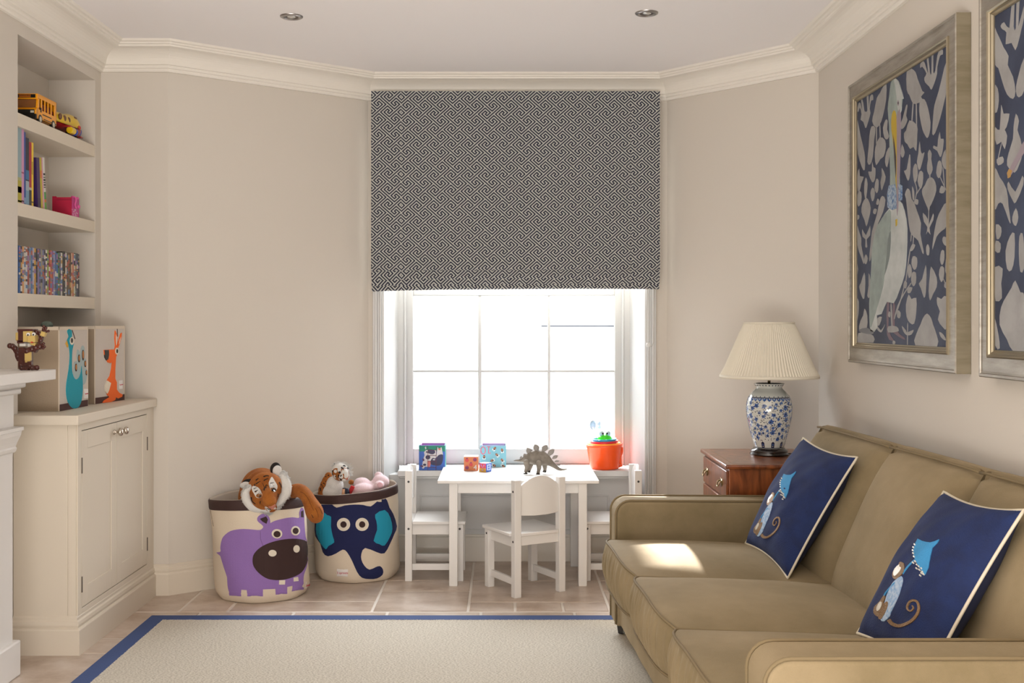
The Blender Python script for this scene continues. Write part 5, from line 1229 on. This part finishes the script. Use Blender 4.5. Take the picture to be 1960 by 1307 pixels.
def cups():
    cx, cy = PX(1158, 0, 5.735).x, 5.735; z0 = SILL+.0005
    def cup(name, label, r0, r1, za, zb, col, t=.003, handle=False):
        m = mat(name+'_plastic_'+col[1:], col, .3, spec=.5)
        T = thing(name, label, 'stacking cup', (cx, cy, za), group='nested stacking cups on the sill'); bm = bmesh.new()
        tl = Matrix.Translation((cx, cy, za)) @ Matrix.Rotation(math.radians(-2.0), 4, 'Y')
        h = zb-za; lathe(bm, [(.0001, 0), (r0-.004, 0), (r0, .004), (r0+(r1-r0)*.12, h*.12), (r0+(r1-r0)*.12+.001, h*.14), (r0+(r1-r0)*.85, h*.86), (r1, h*.9), (r1+.002, h), (r1-t, h), (r0-t+(r1-r0)*.85, h*.84), (r0-t, .006), (.0001, .006)], n=56, M=tl)
        o = obj('cup', bm, m, T, smooth=True); return T, o, m
    T, o, m = cup('stacking_cup', 'large orange stacking cup holding the smaller cups on the sill', .074, .094, z0, z0+.128, '#ff5a1a')
    bm = bmesh.new(); tube(bm, [(cx+.086, cy-.015, z0+.112), (cx+.087, cy-.018, z0+.09), (cx+.077, cy-.02, z0+.06), (cx+.078, cy-.02, z0+.035), (cx+.083, cy-.018, z0+.016), (cx+.070, cy-.016, z0+.012)], .006, 10); obj('handle', bm, m, T, smooth=True)
    cup('stacking_cup', 'amber yellow stacking cup, its rim just inside the orange one', .066, .084, z0+.010, z0+.134, '#ffae2a')
    cup('stacking_cup', 'red stacking cup between the yellow and blue ones', .058, .071, z0+.030, z0+.145, '#d81f3c')
    cup('stacking_cup', 'blue topmost stacking cup with the frog in it', .050, .062, z0+.050, z0+.155, '#2f9dc8')
    T = thing('frog_bath_toy', 'bright green frog head toy sitting on top of the stacking cups', 'toy frog', (cx-.005, cy, z0+.15)); c = Vector((cx-.002, cy-.002, z0+.152))
    bm = bmesh.new(); sphere(bm, c, (.038, .036, .028)); obj('head', bm, mat('frog_green', '#3fd21e', .3), T, smooth=True)
    for s in (-1, 1):
        bm = bmesh.new(); sphere(bm, c+Vector((s*.017, -.008, .030)), (.0135, .012, .015)); e = obj('eye', bm, mat('frog_eye_white', '#b8c8cc', .3), T, smooth=True)
        bm = bmesh.new(); sphere(bm, c+Vector((s*.011, -.0195, .031)), (.005, .003, .0052)); obj('pupil', bm, SHB, e, smooth=True)
cups()

# ================================================================== STORAGE CUBES
qc = Z(100, 600, .15306)
GREY = mat('canvas_grey_front', '#c9bfb5', .85, bump=.3, bs=260); SIDEC = mat('canvas_taupe_side', '#a3917b', .85, bump=.3, bs=260); BASEB = mat('brown_base_strip', '#4a2c26', .8)
def storage_cube(label, n0, n1, depth, zt, shapes, tagc):
    """open-topped fabric cube, its printed front running n0 -> n1 along the cabinet edge"""
    a = Vector((*n0, 0)); b = Vector((*n1, 0)); u = (b-a).normalized(); nn = Vector((u.y, -u.x, 0)); w_ = (b-a).length; z0 = .8965
    T = thing('storage_cube', label, 'storage box', (a+b)/2-nn*depth/2+Vector((0, 0, z0)), group='fabric storage cubes on the cabinet')
    Mx = Matrix((u, -nn, Vector((0, 0, 1)))).transposed().to_4x4(); Mx.translation = a; h = zt-z0; t = .004
    bm = bmesh.new()
    for q in ((0, w_, .001, t), (0, w_, depth-t, depth), (0, t, t, depth-t), (w_-t, w_, t, depth-t)): box(bm, q[0], q[1], q[2], q[3], z0, zt, Mx)
    box(bm, t, w_-t, t, depth-t, z0, z0+t, Mx); obj('cube_walls', bm, SIDEC, T)
    bm = bmesh.new(); box(bm, .001, w_-.001, -.0015, .001, z0+.001, zt-.0005, Mx); f = obj('front_panel', bm, GREY, T)
    bm = bmesh.new(); e = .0025
    for q in ((-.001, w_+.001, -.003, t), (-.001, w_+.001, depth-t, depth+.001), (-.001, t, t, depth-t), (w_-t, w_+.001, t, depth-t)): box(bm, q[0], q[1], q[2], q[3], zt-.012, zt+.001, Mx)
    for xx in (-.001, w_-.003): box(bm, xx, xx+.004, -.003, .001, z0, zt, Mx)
    obj('binding', bm, mat('cream_binding', '#d3c5b2', .8), T)
    bm = bmesh.new(); box(bm, .002, w_-.002, -.0035, -.0015, z0+.0005, z0+.026, Mx); obj('base_strip', bm, BASEB, T)
    N_ = nn; P0 = a+nn*.0016
    def proj(x, y):
        d = Vector(((x-CX)/F, 1, (CY-y)/F)); o = Vector((0, 0, H)); tt = (P0-o).dot(N_)/d.dot(N_); return o+d*tt, N_
    D = Deco(None, proj=proj); shapes(D); D.build('animal_applique', f)
    E = Deco(None, proj=proj); E.add(qc(tagc), TAGM, .003, 0, 0); tg = E.build('label_tag', f)
    cx = sum(p[0] for p in tagc)/4; cy = sum(p[1] for p in tagc)/4; c = proj(*qc([(cx, cy)])[0])[0]
    link('lettering', text_mesh('3 sprouts', .0085, frame_M(c+nn*.0034, u, (0, 0, 1))), RED, tg)
    return T
def peacock(D):
    A = D.add; t = mat('peacock_teal', '#1596a8', .8, bump=.3, bs=300); pl = mat('plume_grey', '#a3b3b3', .8); og = mat('plume_orange', '#b4763c', .7); ye = mat('beak_felt', '#d9a52c', .7)
    A(qc([(262,700),(268,620),(290,595),(310,610),(300,540),(305,480),(318,450),(340,480),(347,540),(355,440),(378,398),(400,430),(405,520),(397,575),(415,560),(422,620),(402,680),(420,690),(437,720),(435,780),(415,860),(390,890),(375,880),(330,860),(290,830),(262,790)]), pl, .0012, 2, 0)
    for x, y, rx, ry in ((293,675,13,50),(330,562,13,50),(380,520,13,68),(408,630,12,42),(422,740,10,32)): A(qc(ell(x, y, rx, ry, 14)), DBR, .0022, 0, 0); A(qc(ell(x, y-ry*.1, rx*.75, ry*.7, 14)), og, .003, 0, 0)
    A(qc([(180,340),(200,390),(190,425),(175,410),(178,390),(160,385)]), ye, .0018, 0, 0)
    A(qc([(185,215),(200,195),(222,200),(240,225),(240,290),(262,340),(262,385),(246,450),(240,560),(242,700),(256,780),(290,825),(330,798),(352,730),(360,655),(368,760),(375,860),(375,960),(362,1080),(330,1160),(290,1185),(245,1180),(205,1140),(180,1060),(170,960),(178,850),(203,700),(216,560),(213,460),(203,410),(180,340),(203,290),(190,245)]), t, .0026, 2, 0)
    A(qc(ell(237, 342, 26, 50)), CREAM, .0036, 0, 0); A(qc(ell(234, 337, 14, 31)), SHB, .0044, 0, 0); A(qc(stroke([(246,200),(284,318)], 7)), BASEB, .001, 0, 0)
def kangaroo(D):
    A = D.add; o = mat('kangaroo_orange', '#ef6a24', .8, bump=.3, bs=300)
    A(qc([(640,455),(700,452),(775,450),(782,400),(775,300),(780,212),(800,260),(808,350),(808,420),(816,370),(850,250),(863,240),(858,300),(832,390),(814,432),(810,500),(790,540),(780,700),(780,815),(800,860),(800,950),(830,990),(872,1012),(865,1040),(815,1062),(790,1045),(780,1080),(730,1105),(620,1118),(635,1090),(705,1045),(676,1005),(700,950),(725,870),(680,835),(715,780),(735,690),(745,600),(720,620),(690,610),(665,570),(645,510)]), o, .0036, 0, 0)
    A(qc([(642,455),(698,455),(700,520),(690,570),(670,585),(650,550)]), SHB, .0044, 1, 0); A(qc(ell(798, 470, 22, 43)), CREAM, .0048, 0, 0); A(qc(ell(799, 470, 11, 26)), SHB, .0056, 0, 0)
    A(qc([(680,838),(725,870),(700,960),(680,1003),(655,970),(650,905)]), CREAM, .0044, 1, 0); A(qc([(786,260),(797,290),(800,370),(790,400),(785,330)]), CREAM, .0044, 1, 0); A(qc([(850,290),(835,360),(822,385),(832,330)]), CREAM, .0044, 1, 0)
    A(qc(stroke([(812,190),(815,290)], 7)), BASEB, .001, 0, 0)
storage_cube('grey fabric storage cube with a teal peacock, nearer the camera', (-1.732, 4.285), (-1.726, 4.565), .30, 1.224, peacock, [(395,942),(440,942),(440,1058),(400,1062)])
storage_cube('grey fabric storage cube with an orange kangaroo, by the wall corner', (-1.735, 4.668), (-1.698, 4.925), .27, 1.226, kangaroo, [(835,838),(872,832),(872,940),(838,942)])
bm = bmesh.new(); sphere(bm, PX(90, 622, 4.42), (.022, .03, .016)); tag(obj('green_plush_toy', bm, mat('sage_plush', '#6d7b70', .9, bump=.8, bs=200), smooth=True), 'sage green soft toy peeping over the top of the peacock cube', 'soft toy')

# ================================================================== BRICK-BUILT MONKEY
def monkey():
    q = Z(10, 600, .09183); D0 = 3.88
    BR = mat('brick_brown', '#45180f', .3, coat=.2); TN = mat('brick_tan', '#bfa35e', .3, coat=.2); WB = mat('brick_white', '#d8d4cc', .3)
    T = thing('brick_monkey', 'brown and tan brick-built toy monkey standing on the mantel shelf', 'toy monkey', PX(58, 707, D0))
    k = .09183/F*D0
    def bk(name, m, x, y, w_, h, dep=.02, D=D0, rot=0, par=T, bev=.0008):
        c = PX(*q([(x, y)])[0], D); bm = bmesh.new(); M = Matrix.Translation(c) @ Matrix.Rotation(rot, 4, 'Y'); box(bm, -w_*k/2, w_*k/2, -dep/2, dep/2, -h*k/2, h*k/2, M)
        return obj(name, bm, m, par, bev=bev)
    def chain(name, m, pts, r, D=D0, par=T):
        bm = bmesh.new(); P = [PX(*q([p])[0], D) for p in pts]
        for a, b in zip(P, P[1:]):
            d = b-a; M = frame_M((a+b)/2, d, (0, 1, 0)); box(bm, -d.length/2-.0005, d.length/2+.0005, -r, r, -r, r, M)
            sphere(bm, b, r*1.25, u=10, v=8)
        return obj(name, bm, m, par, bev=.0006)
    body = bk('torso', BR, 430, 950, 220, 300, .035); bk('belly', TN, 480, 890, 130, 180, .010, D0-.02, par=body); bk('bib', TN, 470, 990, 100, 60, .008, D0-.02, par=body)
    chain('leg', BR, [(340,1000),(330,1080),(340,1130),(480,1135)], .0075, D0-.012); chain('leg', BR, [(520,1000),(520,1090),(560,1130),(660,1128)], .0075, D0-.02)
    hd = bk('head', BR, 430, 460, 220, 260, .04); bk('face', TN, 480, 480, 190, 220, .012, D0-.024, par=hd); bk('muzzle', TN, 580, 530, 150, 140, .03, D0-.022, par=hd)
    bk('jaw', TN, 600, 630, 110, 60, .022, D0-.018, rot=.3, par=hd); bk('brow', BR, 470, 345, 320, 45, .045, D0-.004, par=hd); bk('brow', BR, 370, 590, 150, 60, .04, par=hd); bk('tongue', mat('brick_red', '#b22a20', .3), 575, 600, 40, 30, .02, D0-.03, par=hd)
    for x, y in ((485, 435), (600, 430)):
        bm = bmesh.new(); lathe(bm, [(.0001, .004), (35*k, .004), (38*k, 0), (.0001, 0)], n=18, M=frame_M(PX(*q([(x, y)])[0], D0-.033), (1, 0, 0), (0, 0, 1))); e = obj('eye', bm, WB, hd)
        bm = bmesh.new(); lathe(bm, [(.0001, .0055), (17*k, .0055), (17*k, 0), (.0001, 0)], n=14, M=frame_M(PX(*q([(x, y+12)])[0], D0-.033), (1, 0, 0), (0, 0, 1))); obj('pupil', bm, SHB, hd)
    bk('ear', TN, 275, 480, 85, 170, .02, D0, par=hd, bev=.003); bk('ear', TN, 650, 490, 30, 100, .02, D0+.02, par=hd, bev=.003)
    bk('neck', WB, 390, 650, 130, 60, .025); bk('neck', WB, 520, 660, 70, 70, .015, D0-.005)
    chain('arm', BR, [(380,760),(450,780),(560,740),(640,710),(720,690)], .0085, D0-.02); chain('arm', BR, [(620,700),(690,640),(740,560),(760,480),(720,420),(650,385)], .0065, D0-.005)
    bk('cuff', TN, 800, 425, 90, 95, .018, D0-.008, .35)
    for a, b in (((790,380),(795,320)), ((795,290),(805,270)), ((820,360),(850,300)), ((850,380),(900,365))): chain('finger', BR, [a, b], .004, D0-.008)
    for a, b in (((740,680),(800,625)), ((740,690),(820,690)), ((730,700),(790,720))): chain('finger', BR, [a, b], .0042, D0-.022)
    bk('shoulder', BR, 370, 760, 90, 110, .04); bk('elbow', BR, 620, 740, 120, 110, .02, D0-.012, .5)
    chain('tail', BR, [(310,970),(270,900),(260,820),(210,730),(150,680),(100,672)], .008, D0+.008)
monkey()

# ================================================================== TOY BUS AND PLANE
def bus():
    Y = mat('bus_yellow', '#f2a012', .3, coat=.3); K = mat('bus_black', '#171412', .4); IN = mat('bus_interior', '#7a3418', .6); GL = mat('bus_lamp', '#cfc9b8', .2)
    z0 = 2.038; x1 = -1.862; x0 = x1-.098; ya, yb = 4.385, 4.585; zt = 2.156
    T = thing('toy_school_bus', 'yellow plastic toy school bus parked on the top alcove shelf', 'toy bus', ((x0+x1)/2, (ya+yb)/2, z0))
    bm = bmesh.new(); zb = z0+.018; zw0, zw1 = z0+.057, z0+.101
    prof = [(ya+.010, zb), (ya+.002, zb+.014), (ya, z0+.050), (ya+.012, z0+.060), (ya+.022, z0+.092), (ya+.014, z0+.096), (ya+.016, zt-.004), (ya+.022, zt), (yb-.004, zt), (yb, zt-.006), (yb, zb)]
    # hollow body: side walls with window openings, front, back, roof, floor
    wins = [(ya+.060, ya+.085), (ya+.091, ya+.116), (ya+.122, ya+.147), (ya+.153, ya+.180)]
    t = .004
    for xa in (x0, x1-t):
        for (y_, z_), (y2, z2) in (((ya+.024, zb), (yb, zw0)), ((ya+.018, zw1), (yb, zt-.002))): box(bm, xa, xa+t, y_, y2, z_, z2)
        ed = [ya+.050]+[v for w_ in wins for v in w_]+[yb]
        for a, b in zip(ed[::2], ed[1::2]): box(bm, xa, xa+t, a, b, zw0, zw1)
        prism(bm, [(xa, ya+.010, zb+.004), (xa, ya+.001, zb+.02), (xa, ya, z0+.05), (xa, ya+.012, z0+.06), (xa, ya+.03, z0+.06), (xa, ya+.03, zb+.004)], (t, 0, 0))
        prism(bm, [(xa, ya+.020, z0+.094), (xa, ya+.024, z0+.1), (xa, ya+.034, z0+.1), (xa, ya+.032, z0+.066), (xa, ya+.024, z0+.06)], (t, 0, 0))
    box(bm, x0, x1, ya+.016, yb-.0005, zt-.005, zt); box(bm, x0, x1, yb-t, yb, zb, zt-.003); box(bm, x0, x1, ya+.014, yb, zb, zb+t)
    prism(bm, [(x0, ya, z0+.030), (x0, ya, z0+.05), (x0, ya+.014, z0+.062), (x0, ya+.02, z0+.062), (x0, ya+.02, z0+.030)], (x1-x0, 0, 0))
    box(bm, x0, x1, ya+.014, ya+.020, z0+.096, zt-.001)
    for xa in (x0, x1-.008): prism(bm, [(xa, ya+.014, z0+.062), (xa, ya+.02, z0+.098), (xa, ya+.026, z0+.098), (xa, ya+.02, z0+.062)], (.008, 0, 0))
    b_ = obj('body', bm, Y, T, bev=.001)
    obj('interior', B((x0+.008, x1-.008, ya+.03, yb-.01, zb+.004, z0+.075), (x0+.015, x1-.015, ya+.05, yb-.01, z0+.075, z0+.09)), IN, T)
    obj('windscreen', B((x0+.008, x1-.008, ya+.022, ya+.024, z0+.062, z0+.096)), mat('bus_glass', '#8d5a30', .15, coat=.5), T)
    obj('bumper', B((x0-.001, x1+.001, ya-.004, ya+.008, z0+.014, z0+.034), (x0+.006, x1-.006, ya-.0015, ya+.004, z0+.034, z0+.052)), K, T, bev=.002)
    for s in (x1-.022, x0+.010): obj('headlight', B((s, s+.014, ya-.003, ya, z0+.038, z0+.047)), GL, T, bev=.001)
    sg = obj('sign_board', B((x0+.008, x1-.008, ya+.0105, ya+.0145, z0+.101, zt-.004)), K, T)
    obj('sign_panel', B((x0+.026, x1-.026, ya+.0095, ya+.011, z0+.102, zt-.005)), mat('bus_orange', '#b9651a', .4), sg)
    link('lettering', text_mesh('SCHOOL BUS', .0070, frame_M(Vector(((x0+x1)/2, ya+.009, z0+.1085)), (1, 0, 0), (0, 0, 1))), K, sg)
    obj('side_stripe', B((x1, x1+.0008, ya+.062, ya+.148, z0+.040, z0+.044), (x1, x1+.0008, ya+.072, yb, z0+.024, z0+.027)), K, T)
    obj('door_panel', B((x1, x1+.001, ya+.040, ya+.050, z0+.048, z0+.066)), K, T)
    for yy in (ya+.040, yb-.032):
        for xx, s in ((x1-.0095, 1), (x0-.0015, -1)):
            bm = bmesh.new(); lathe(bm, [(.0001, 0), (.017, 0), (.019, .002), (.019, .009), (.017, .011), (.0001, .011)], n=24, M=frame_M(Vector((xx, yy, z0+.0195)), (0, 1, 0), (0, 0, 1))); wl = obj('wheel', bm, K, T, smooth=False)
            bm = bmesh.new(); lathe(bm, [(.0001, .0005), (.008, .0005), (.011, 0), (.0001, 0)], n=18, M=frame_M(Vector((x1+.0018 if s > 0 else x0-.0018, yy, z0+.0195)), (0, 1, 0), (0, 0, 1))); obj('hub_cap', bm, GL, wl)
bus()
def plane():
    Y = mat('plane_yellow', '#e3bd1c', .3, coat=.3); R_ = mat('plane_red', '#9d1420', .3, coat=.3); BL = mat('plane_blue', '#1f3a9e', .25, coat=.4); W_ = mat('plane_window', '#6d4a36', .4); K = MC['bus_black']
    z0 = 2.038; T = thing('toy_aeroplane', 'chunky yellow and red toy aeroplane behind the bus on the top shelf', 'toy aeroplane', (-1.90, 4.77, z0)); cx = -1.905
    cz = z0+.062
    prof = [(4.60, .010, cz+.020), (4.63, .020, cz+.014), (4.66, .028, cz+.008), (4.70, .034, cz+.004), (4.75, .036, cz+.004), (4.79, .041, cz+.008), (4.83, .043, cz+.006), (4.86, .038, cz-.004), (4.885, .028, cz-.012), (4.90, .014, cz-.018), (4.906, .002, cz-.02)]
    def loft(nm, m, k, zmin=None, zmax=None, par=T):
        bm = bmesh.new(); n = 28; G = []
        for y, r, z in smooth_poly(prof, 3, False):
            G.append([bm.verts.new((cx+r*k*math.cos(2*PI*i/n), y, min(zmax, max(zmin, z+r*k*math.sin(2*PI*i/n))) if zmin is not None else z+r*k*math.sin(2*PI*i/n))) for i in range(n)])
        for a, b in zip(G, G[1:]):
            for i in range(n): bm.faces.new((a[i], a[(i+1) % n], b[(i+1) % n], b[i]))
        bm.faces.new(G[0]); bm.faces.new(G[-1][::-1]); return obj(nm, bm, m, par, smooth=True)
    f = loft('fuselage', Y, 1.0); loft('belly', R_, 1.03, z0+.02, cz-.012)
    for y in (4.655, 4.70, 4.745):
        bm = bmesh.new(); sphere(bm, (cx+.030, y, cz+.012), (.008, .0105, .0135)); obj('window', bm, W_, f, smooth=True)
    obj('cockpit_window', B((cx+.022, cx+.0365, 4.80, 4.825, cz+.020, cz+.038)), W_, f, bev=.003)
    bm = bmesh.new(); sphere(bm, (cx+.004, 4.897, cz-.012), (.024, .018, .024)); obj('nose', bm, BL, T, smooth=True)
    bm = bmesh.new(); prism(bm, [(cx-.06, 4.70, cz-.016), (cx+.055, 4.70, cz-.016), (cx+.058, 4.735, cz-.018), (cx, 4.785, cz-.018), (cx-.06, 4.74, cz-.018)], (0, 0, -.008)); obj('wing', bm, R_, T, bev=.003)
    bm = bmesh.new(); tube(bm, [(cx+.05, 4.705, cz-.036), (cx+.05, 4.745, cz-.036)], .015, 18); e = obj('engine', bm, Y, T, bev=.002)
    bm = bmesh.new(); sphere(bm, (cx+.05, 4.757, cz-.037), (.0165, .018, .0165)); obj('engine_nose', bm, BL, e, smooth=True)
    bm = bmesh.new(); prism(bm, [(cx-.002, 4.605, cz+.02), (cx-.002, 4.66, cz+.034), (cx-.002, 4.61, cz+.06)], (.004, 0, 0)); obj('tail_fin', bm, R_, T, bev=.001)
    for y, x in ((4.84, cx+.02), (4.72, cx+.03), (4.72, cx-.03)):
        bm = bmesh.new(); tube(bm, [(x, y, z0+.012), (x+.010, y, z0+.012)], .0118, 16); wl = obj('wheel', bm, K, T)
    obj('propeller_tip', B((cx+.02, cx+.045, 4.845, 4.870, z0+.016, z0+.022)), R_, T, bev=.002)
    bm = bmesh.new(); P = lambda y, z: (cx+.0425, y, z)
    prism(bm, [P(4.815, cz-.004), P(4.825, cz+.004), P(4.845, cz+.002), P(4.85, cz-.006), P(4.835, cz-.012), P(4.822, cz-.010)], (.0012, 0, 0)); obj('emblem', bm, mat('emblem_red', '#c21d22', .4), f)
plane()

# ================================================================== BOOKS, DISCS, TUB
def spine(name, label, cat, group, px0, px1, ytop, z0, x=-1.856, depth=.15, col='#888888', lean=0, band=None, top=None):
    ya = -x*F/(CX-px0); yb = -x*F/(CX-px1); ya, yb = min(ya, yb), max(ya, yb)
    zt = H+(CY-ytop)/F*((ya+yb)/2) if top is None else z0+top
    m = mat('cover_'+col[1:], col, .4)
    pg = mat('page_edges', '#cfc5b2', .8)
    c = Vector((x-depth/2, ya, z0)); T = thing(name, label, cat, c, group=group)
    M = Matrix.Translation((0, ya, z0)) @ Matrix.Rotation(lean, 4, 'X') @ Matrix.Translation((0, -ya, -z0))
    yc = ya; h = zt-z0; wd = max(.003, yb-ya-.0006); t = .0012
    bm = bmesh.new(); box(bm, x-depth, x, yc, yc+wd, z0, z0+h, M) if wd < .0045 else [box(bm, *q, M) for q in ((x-.0015, x, yc, yc+wd, z0, z0+h), (x-depth, x-.0015, yc, yc+t, z0, z0+h), (x-depth, x-.0015, yc+wd-t, yc+wd, z0, z0+h))]
    cv = obj('cover', bm, m, T)
    if wd >= .0045:
        bm = bmesh.new(); box(bm, x-depth+.003, x-.0016, yc+t+.0001, yc+wd-t-.0001, z0+.002, z0+h-.002, M); obj('pages', bm, pg, T)
    for (a, b, cc) in (band or []):
        bm = bmesh.new(); box(bm, x, x+.0006, yc+.0004, yc+wd-.0004, z0+h*a, z0+h*b, M); obj('spine_print', bm, mat('print_'+cc[1:], cc, .4), cv)
    return T
def books():
    Z3 = lambda v: 25+v*.1531
    g = 'picture books on the middle shelf'; z0 = 1.6975
    L = [(58,107,85,'#8fa9b0',0,[(0,.30,'#b0a72c'),(.14,.22,'#4b4a2a'),(.02,.04,'#1d1d1a'),(.30,.34,'#a9ac78')],'tall pale blue and lime picture book, first in the row'),
         (107,137,92,'#c98fb4',0,[(.03,.05,'#3b2a38'),(.4,.42,'#9a4a6a')],'tall pink spined picture book beside the pale blue one'),
         (137,158,150,'#2c4a94',0,[(.02,.1,'#7d97b8')],'thin royal blue picture book beside the pink spined one'),
         (158,200,222,'#151d36',0,[(.0,.22,'#6c93ad'),(.22,.36,'#9aa9b4'),(.38,.52,'#2b6a98')],'midnight blue picture book with a pale blue foot'),
         (200,232,275,'#a3162e',0,[(.0,.25,'#2a2230'),(.25,.29,'#b8b0a8')],'crimson picture book beside the midnight blue one'),
         (232,256,280,'#e3c22a',0,[(.06,.08,'#5a4a20'),(.5,.7,'#b89a20')],'bright yellow picture book beside the crimson one'),
         (262,300,462,'#37205a',.075,[(.05,.2,'#2a1644')],'dark purple picture book leaning on the yellow one'),
         (305,328,462,'#b7a82c',.085,[(.6,.75,'#c9762c')],'olive yellow picture book leaning on the purple one'),
         (330,345,462,'#cf93a6',.095,None,'thin pale pink picture book in the leaning group'),
         (348,372,462,'#d6d3cc',.105,[(.0,.14,'#5d9a3c'),(.14,.2,'#c46a2c'),(.2,.34,'#3f8f46'),(.42,.44,'#2a2a2a'),(.46,.49,'#2a2a2a'),(.51,.53,'#2a2a2a'),(.55,.59,'#2a2a2a'),(.61,.63,'#2a2a2a'),(.66,.70,'#2a2a2a')],'white spined picture book with black lettering, last of the leaning group')]
    for x0, x1, yt, c, ln, bd, lab in L:
        D = 1.856*F/(965-Z3((x0+x1)/2)); 
        if ln:   # foot of a leaning book stands further along the shelf
            x0 += 48; x1 += 48
        spine('picture_book', lab, 'book', g, Z3(x0), Z3(x1), 230+yt*.1531, z0, col=c, lean=ln, band=bd, top=(1.24+(618-(230+yt*.1531))/F*D-z0)/(math.cos(ln)))
books()
ORD = 'first second third fourth fifth sixth seventh eighth ninth tenth eleventh twelfth thirteenth fourteenth fifteenth sixteenth seventeenth eighteenth nineteenth twentieth twenty-first twenty-second twenty-third twenty-fourth twenty-fifth twenty-sixth twenty-seventh twenty-eighth twenty-ninth thirtieth thirty-first thirty-second thirty-third thirty-fourth thirty-fifth thirty-sixth thirty-seventh thirty-eighth thirty-ninth fortieth forty-first forty-second forty-third forty-fourth'.split()
def discs():
    z4 = lambda v: 30+v*.1071
    cols = [('#2c5c96','blue'),('#20202c','black'),('#c98f52','orange'),('#bfb9ae','off-white'),('#c4c0c0','pale grey'),('#94402f','brick red'),('#8c8c94','grey'),('#3d6a9c','blue'),('#a8a4b4','lilac grey'),('#c8962c','mustard'),('#231f28','black'),('#7e6f9c','purple'),('#56506c','dark violet'),('#8d8878','khaki'),('#6c7294','slate blue'),('#4d4660','dusky purple'),('#d0cbc2','off-white'),('#88a04a','lime green'),('#9c2440','crimson'),('#c06a3c','terracotta'),('#8a4a80','magenta'),('#8c94b8','periwinkle'),('#4c6490','denim blue'),('#2f64a4','bright blue'),('#4a7a50','green'),('#5a5a66','charcoal'),('#c9c4ba','off-white'),('#38352f','dark brown'),('#2b2a28','black'),('#c4bfb4','pale grey'),('#544636','brown'),('#6c543a','tan brown'),('#4c3c2c','dark brown'),('#c8a488','peach'),('#b46a52','salmon'),('#c2c4b4','pale sage'),('#5a6a64','grey green'),('#3d3a5a','indigo'),('#2a2a34','black')]
    n = len(cols); ya = 1.853*F/(965-z4(54)); yb = 1.853*F/(965-z4(1138)); rnd = random.Random(5); z0 = 1.354
    w_ = (yb-ya)/n
    for k, (c, nm) in enumerate(cols):
        h = .181+rnd.uniform(-.002, .002)
        if k in (23, 24, 25): h -= .004
        if k > 26: h = .186+rnd.uniform(-.003, .002)
        bd = []; z = rnd.uniform(.03, .12)
        while z < .93:
            dz = rnd.uniform(.02, .12); bd.append((z, min(.97, z+dz), rnd.choice(('#c9c4ba','#2a2a34','#8c6a94','#b48a4c','#5a7aa4','#7a7a80','#a05040','#46505a', c, c, c)))); z += dz+rnd.uniform(.01, .1)
        y = ya+w_*k; px0 = 965-1.853*F/y; px1 = 965-1.853*F/(y+w_)
        spine('disc_case', f'{nm} disc case, {ORD[k]} from the left on the lowest shelf' if k < n/2 else f'{nm} disc case, {ORD[n-1-k]} from the right on the lowest shelf', 'disc case', 'disc cases on the lowest shelf', px0, px1, 0, z0, x=-1.853, depth=.13, col=c, band=bd, top=h)
discs()
def tub():
    m = mat('raspberry_card', '#b1143c', .45); mp = mat('magenta_card', '#c23a86', .45); z0 = 1.6975
    x1 = -1.845; x0 = -1.928; y0 = 4.703; y1 = 4.785; h = .083
    T = thing('pink_gift_box', 'raspberry pink notched box with a cord handle on the middle shelf', 'box', ((x0+x1)/2, (y0+y1)/2, z0))
    bm = bmesh.new(); prism(bm, [(x0, y0, z0), (x1, y0, z0), (x1, y0, z0+h-.004), (x0+.020, y0, z0+h-.004), (x0+.016, y0, z0+h), (x0, y0, z0+h)], (0, .002, 0)); box(bm, x0, x0+.002, y0+.002, y1, z0, z0+h); box(bm, x0, x1, y1-.002, y1, z0, z0+h); box(bm, x0, x1-.002, y0+.002, y1-.002, z0, z0+.002)
    obj('box_body', bm, m, T); sd_ = obj('side_panel', B((x1-.002, x1, y0+.001, y1, z0, z0+h)), mp, T)
    bm = bmesh.new(); rnd = random.Random(3)
    for k in range(26): sphere(bm, (x1, y0+.004+rnd.uniform(0, .060), z0+.002+rnd.uniform(0, .030)), (.0006, .0022, .0022), u=8, v=6)
    obj('white_spots', bm, MC['print_white'], sd_, smooth=True)
    obj('fold_line', B((x0+.020, x1, y0-.0006, y0, z0+h-.016, z0+h-.0145)), mat('deep_raspberry', '#6d0f28', .5), T)
    bm = bmesh.new(); tube(bm, smooth_poly([(x1-.006, y0+.012, z0+h), (x1+.006, y0+.028, z0+h-.002), (x1+.006, y0+.030, z0+h-.02), (x1+.004, y0+.026, z0+h-.035), (x1+.007, y0+.034, z0+h-.05)], 4, False), .003, 8)
    sphere(bm, (x1+.012, y0+.045, z0+h-.04), (.007, .009, .009)); sphere(bm, (x1+.010, y0+.04, z0+h-.004), (.004, .006, .006)); obj('cord_handle', bm, mat('pink_cord', '#d35a98', .6), T, smooth=True)
tub()
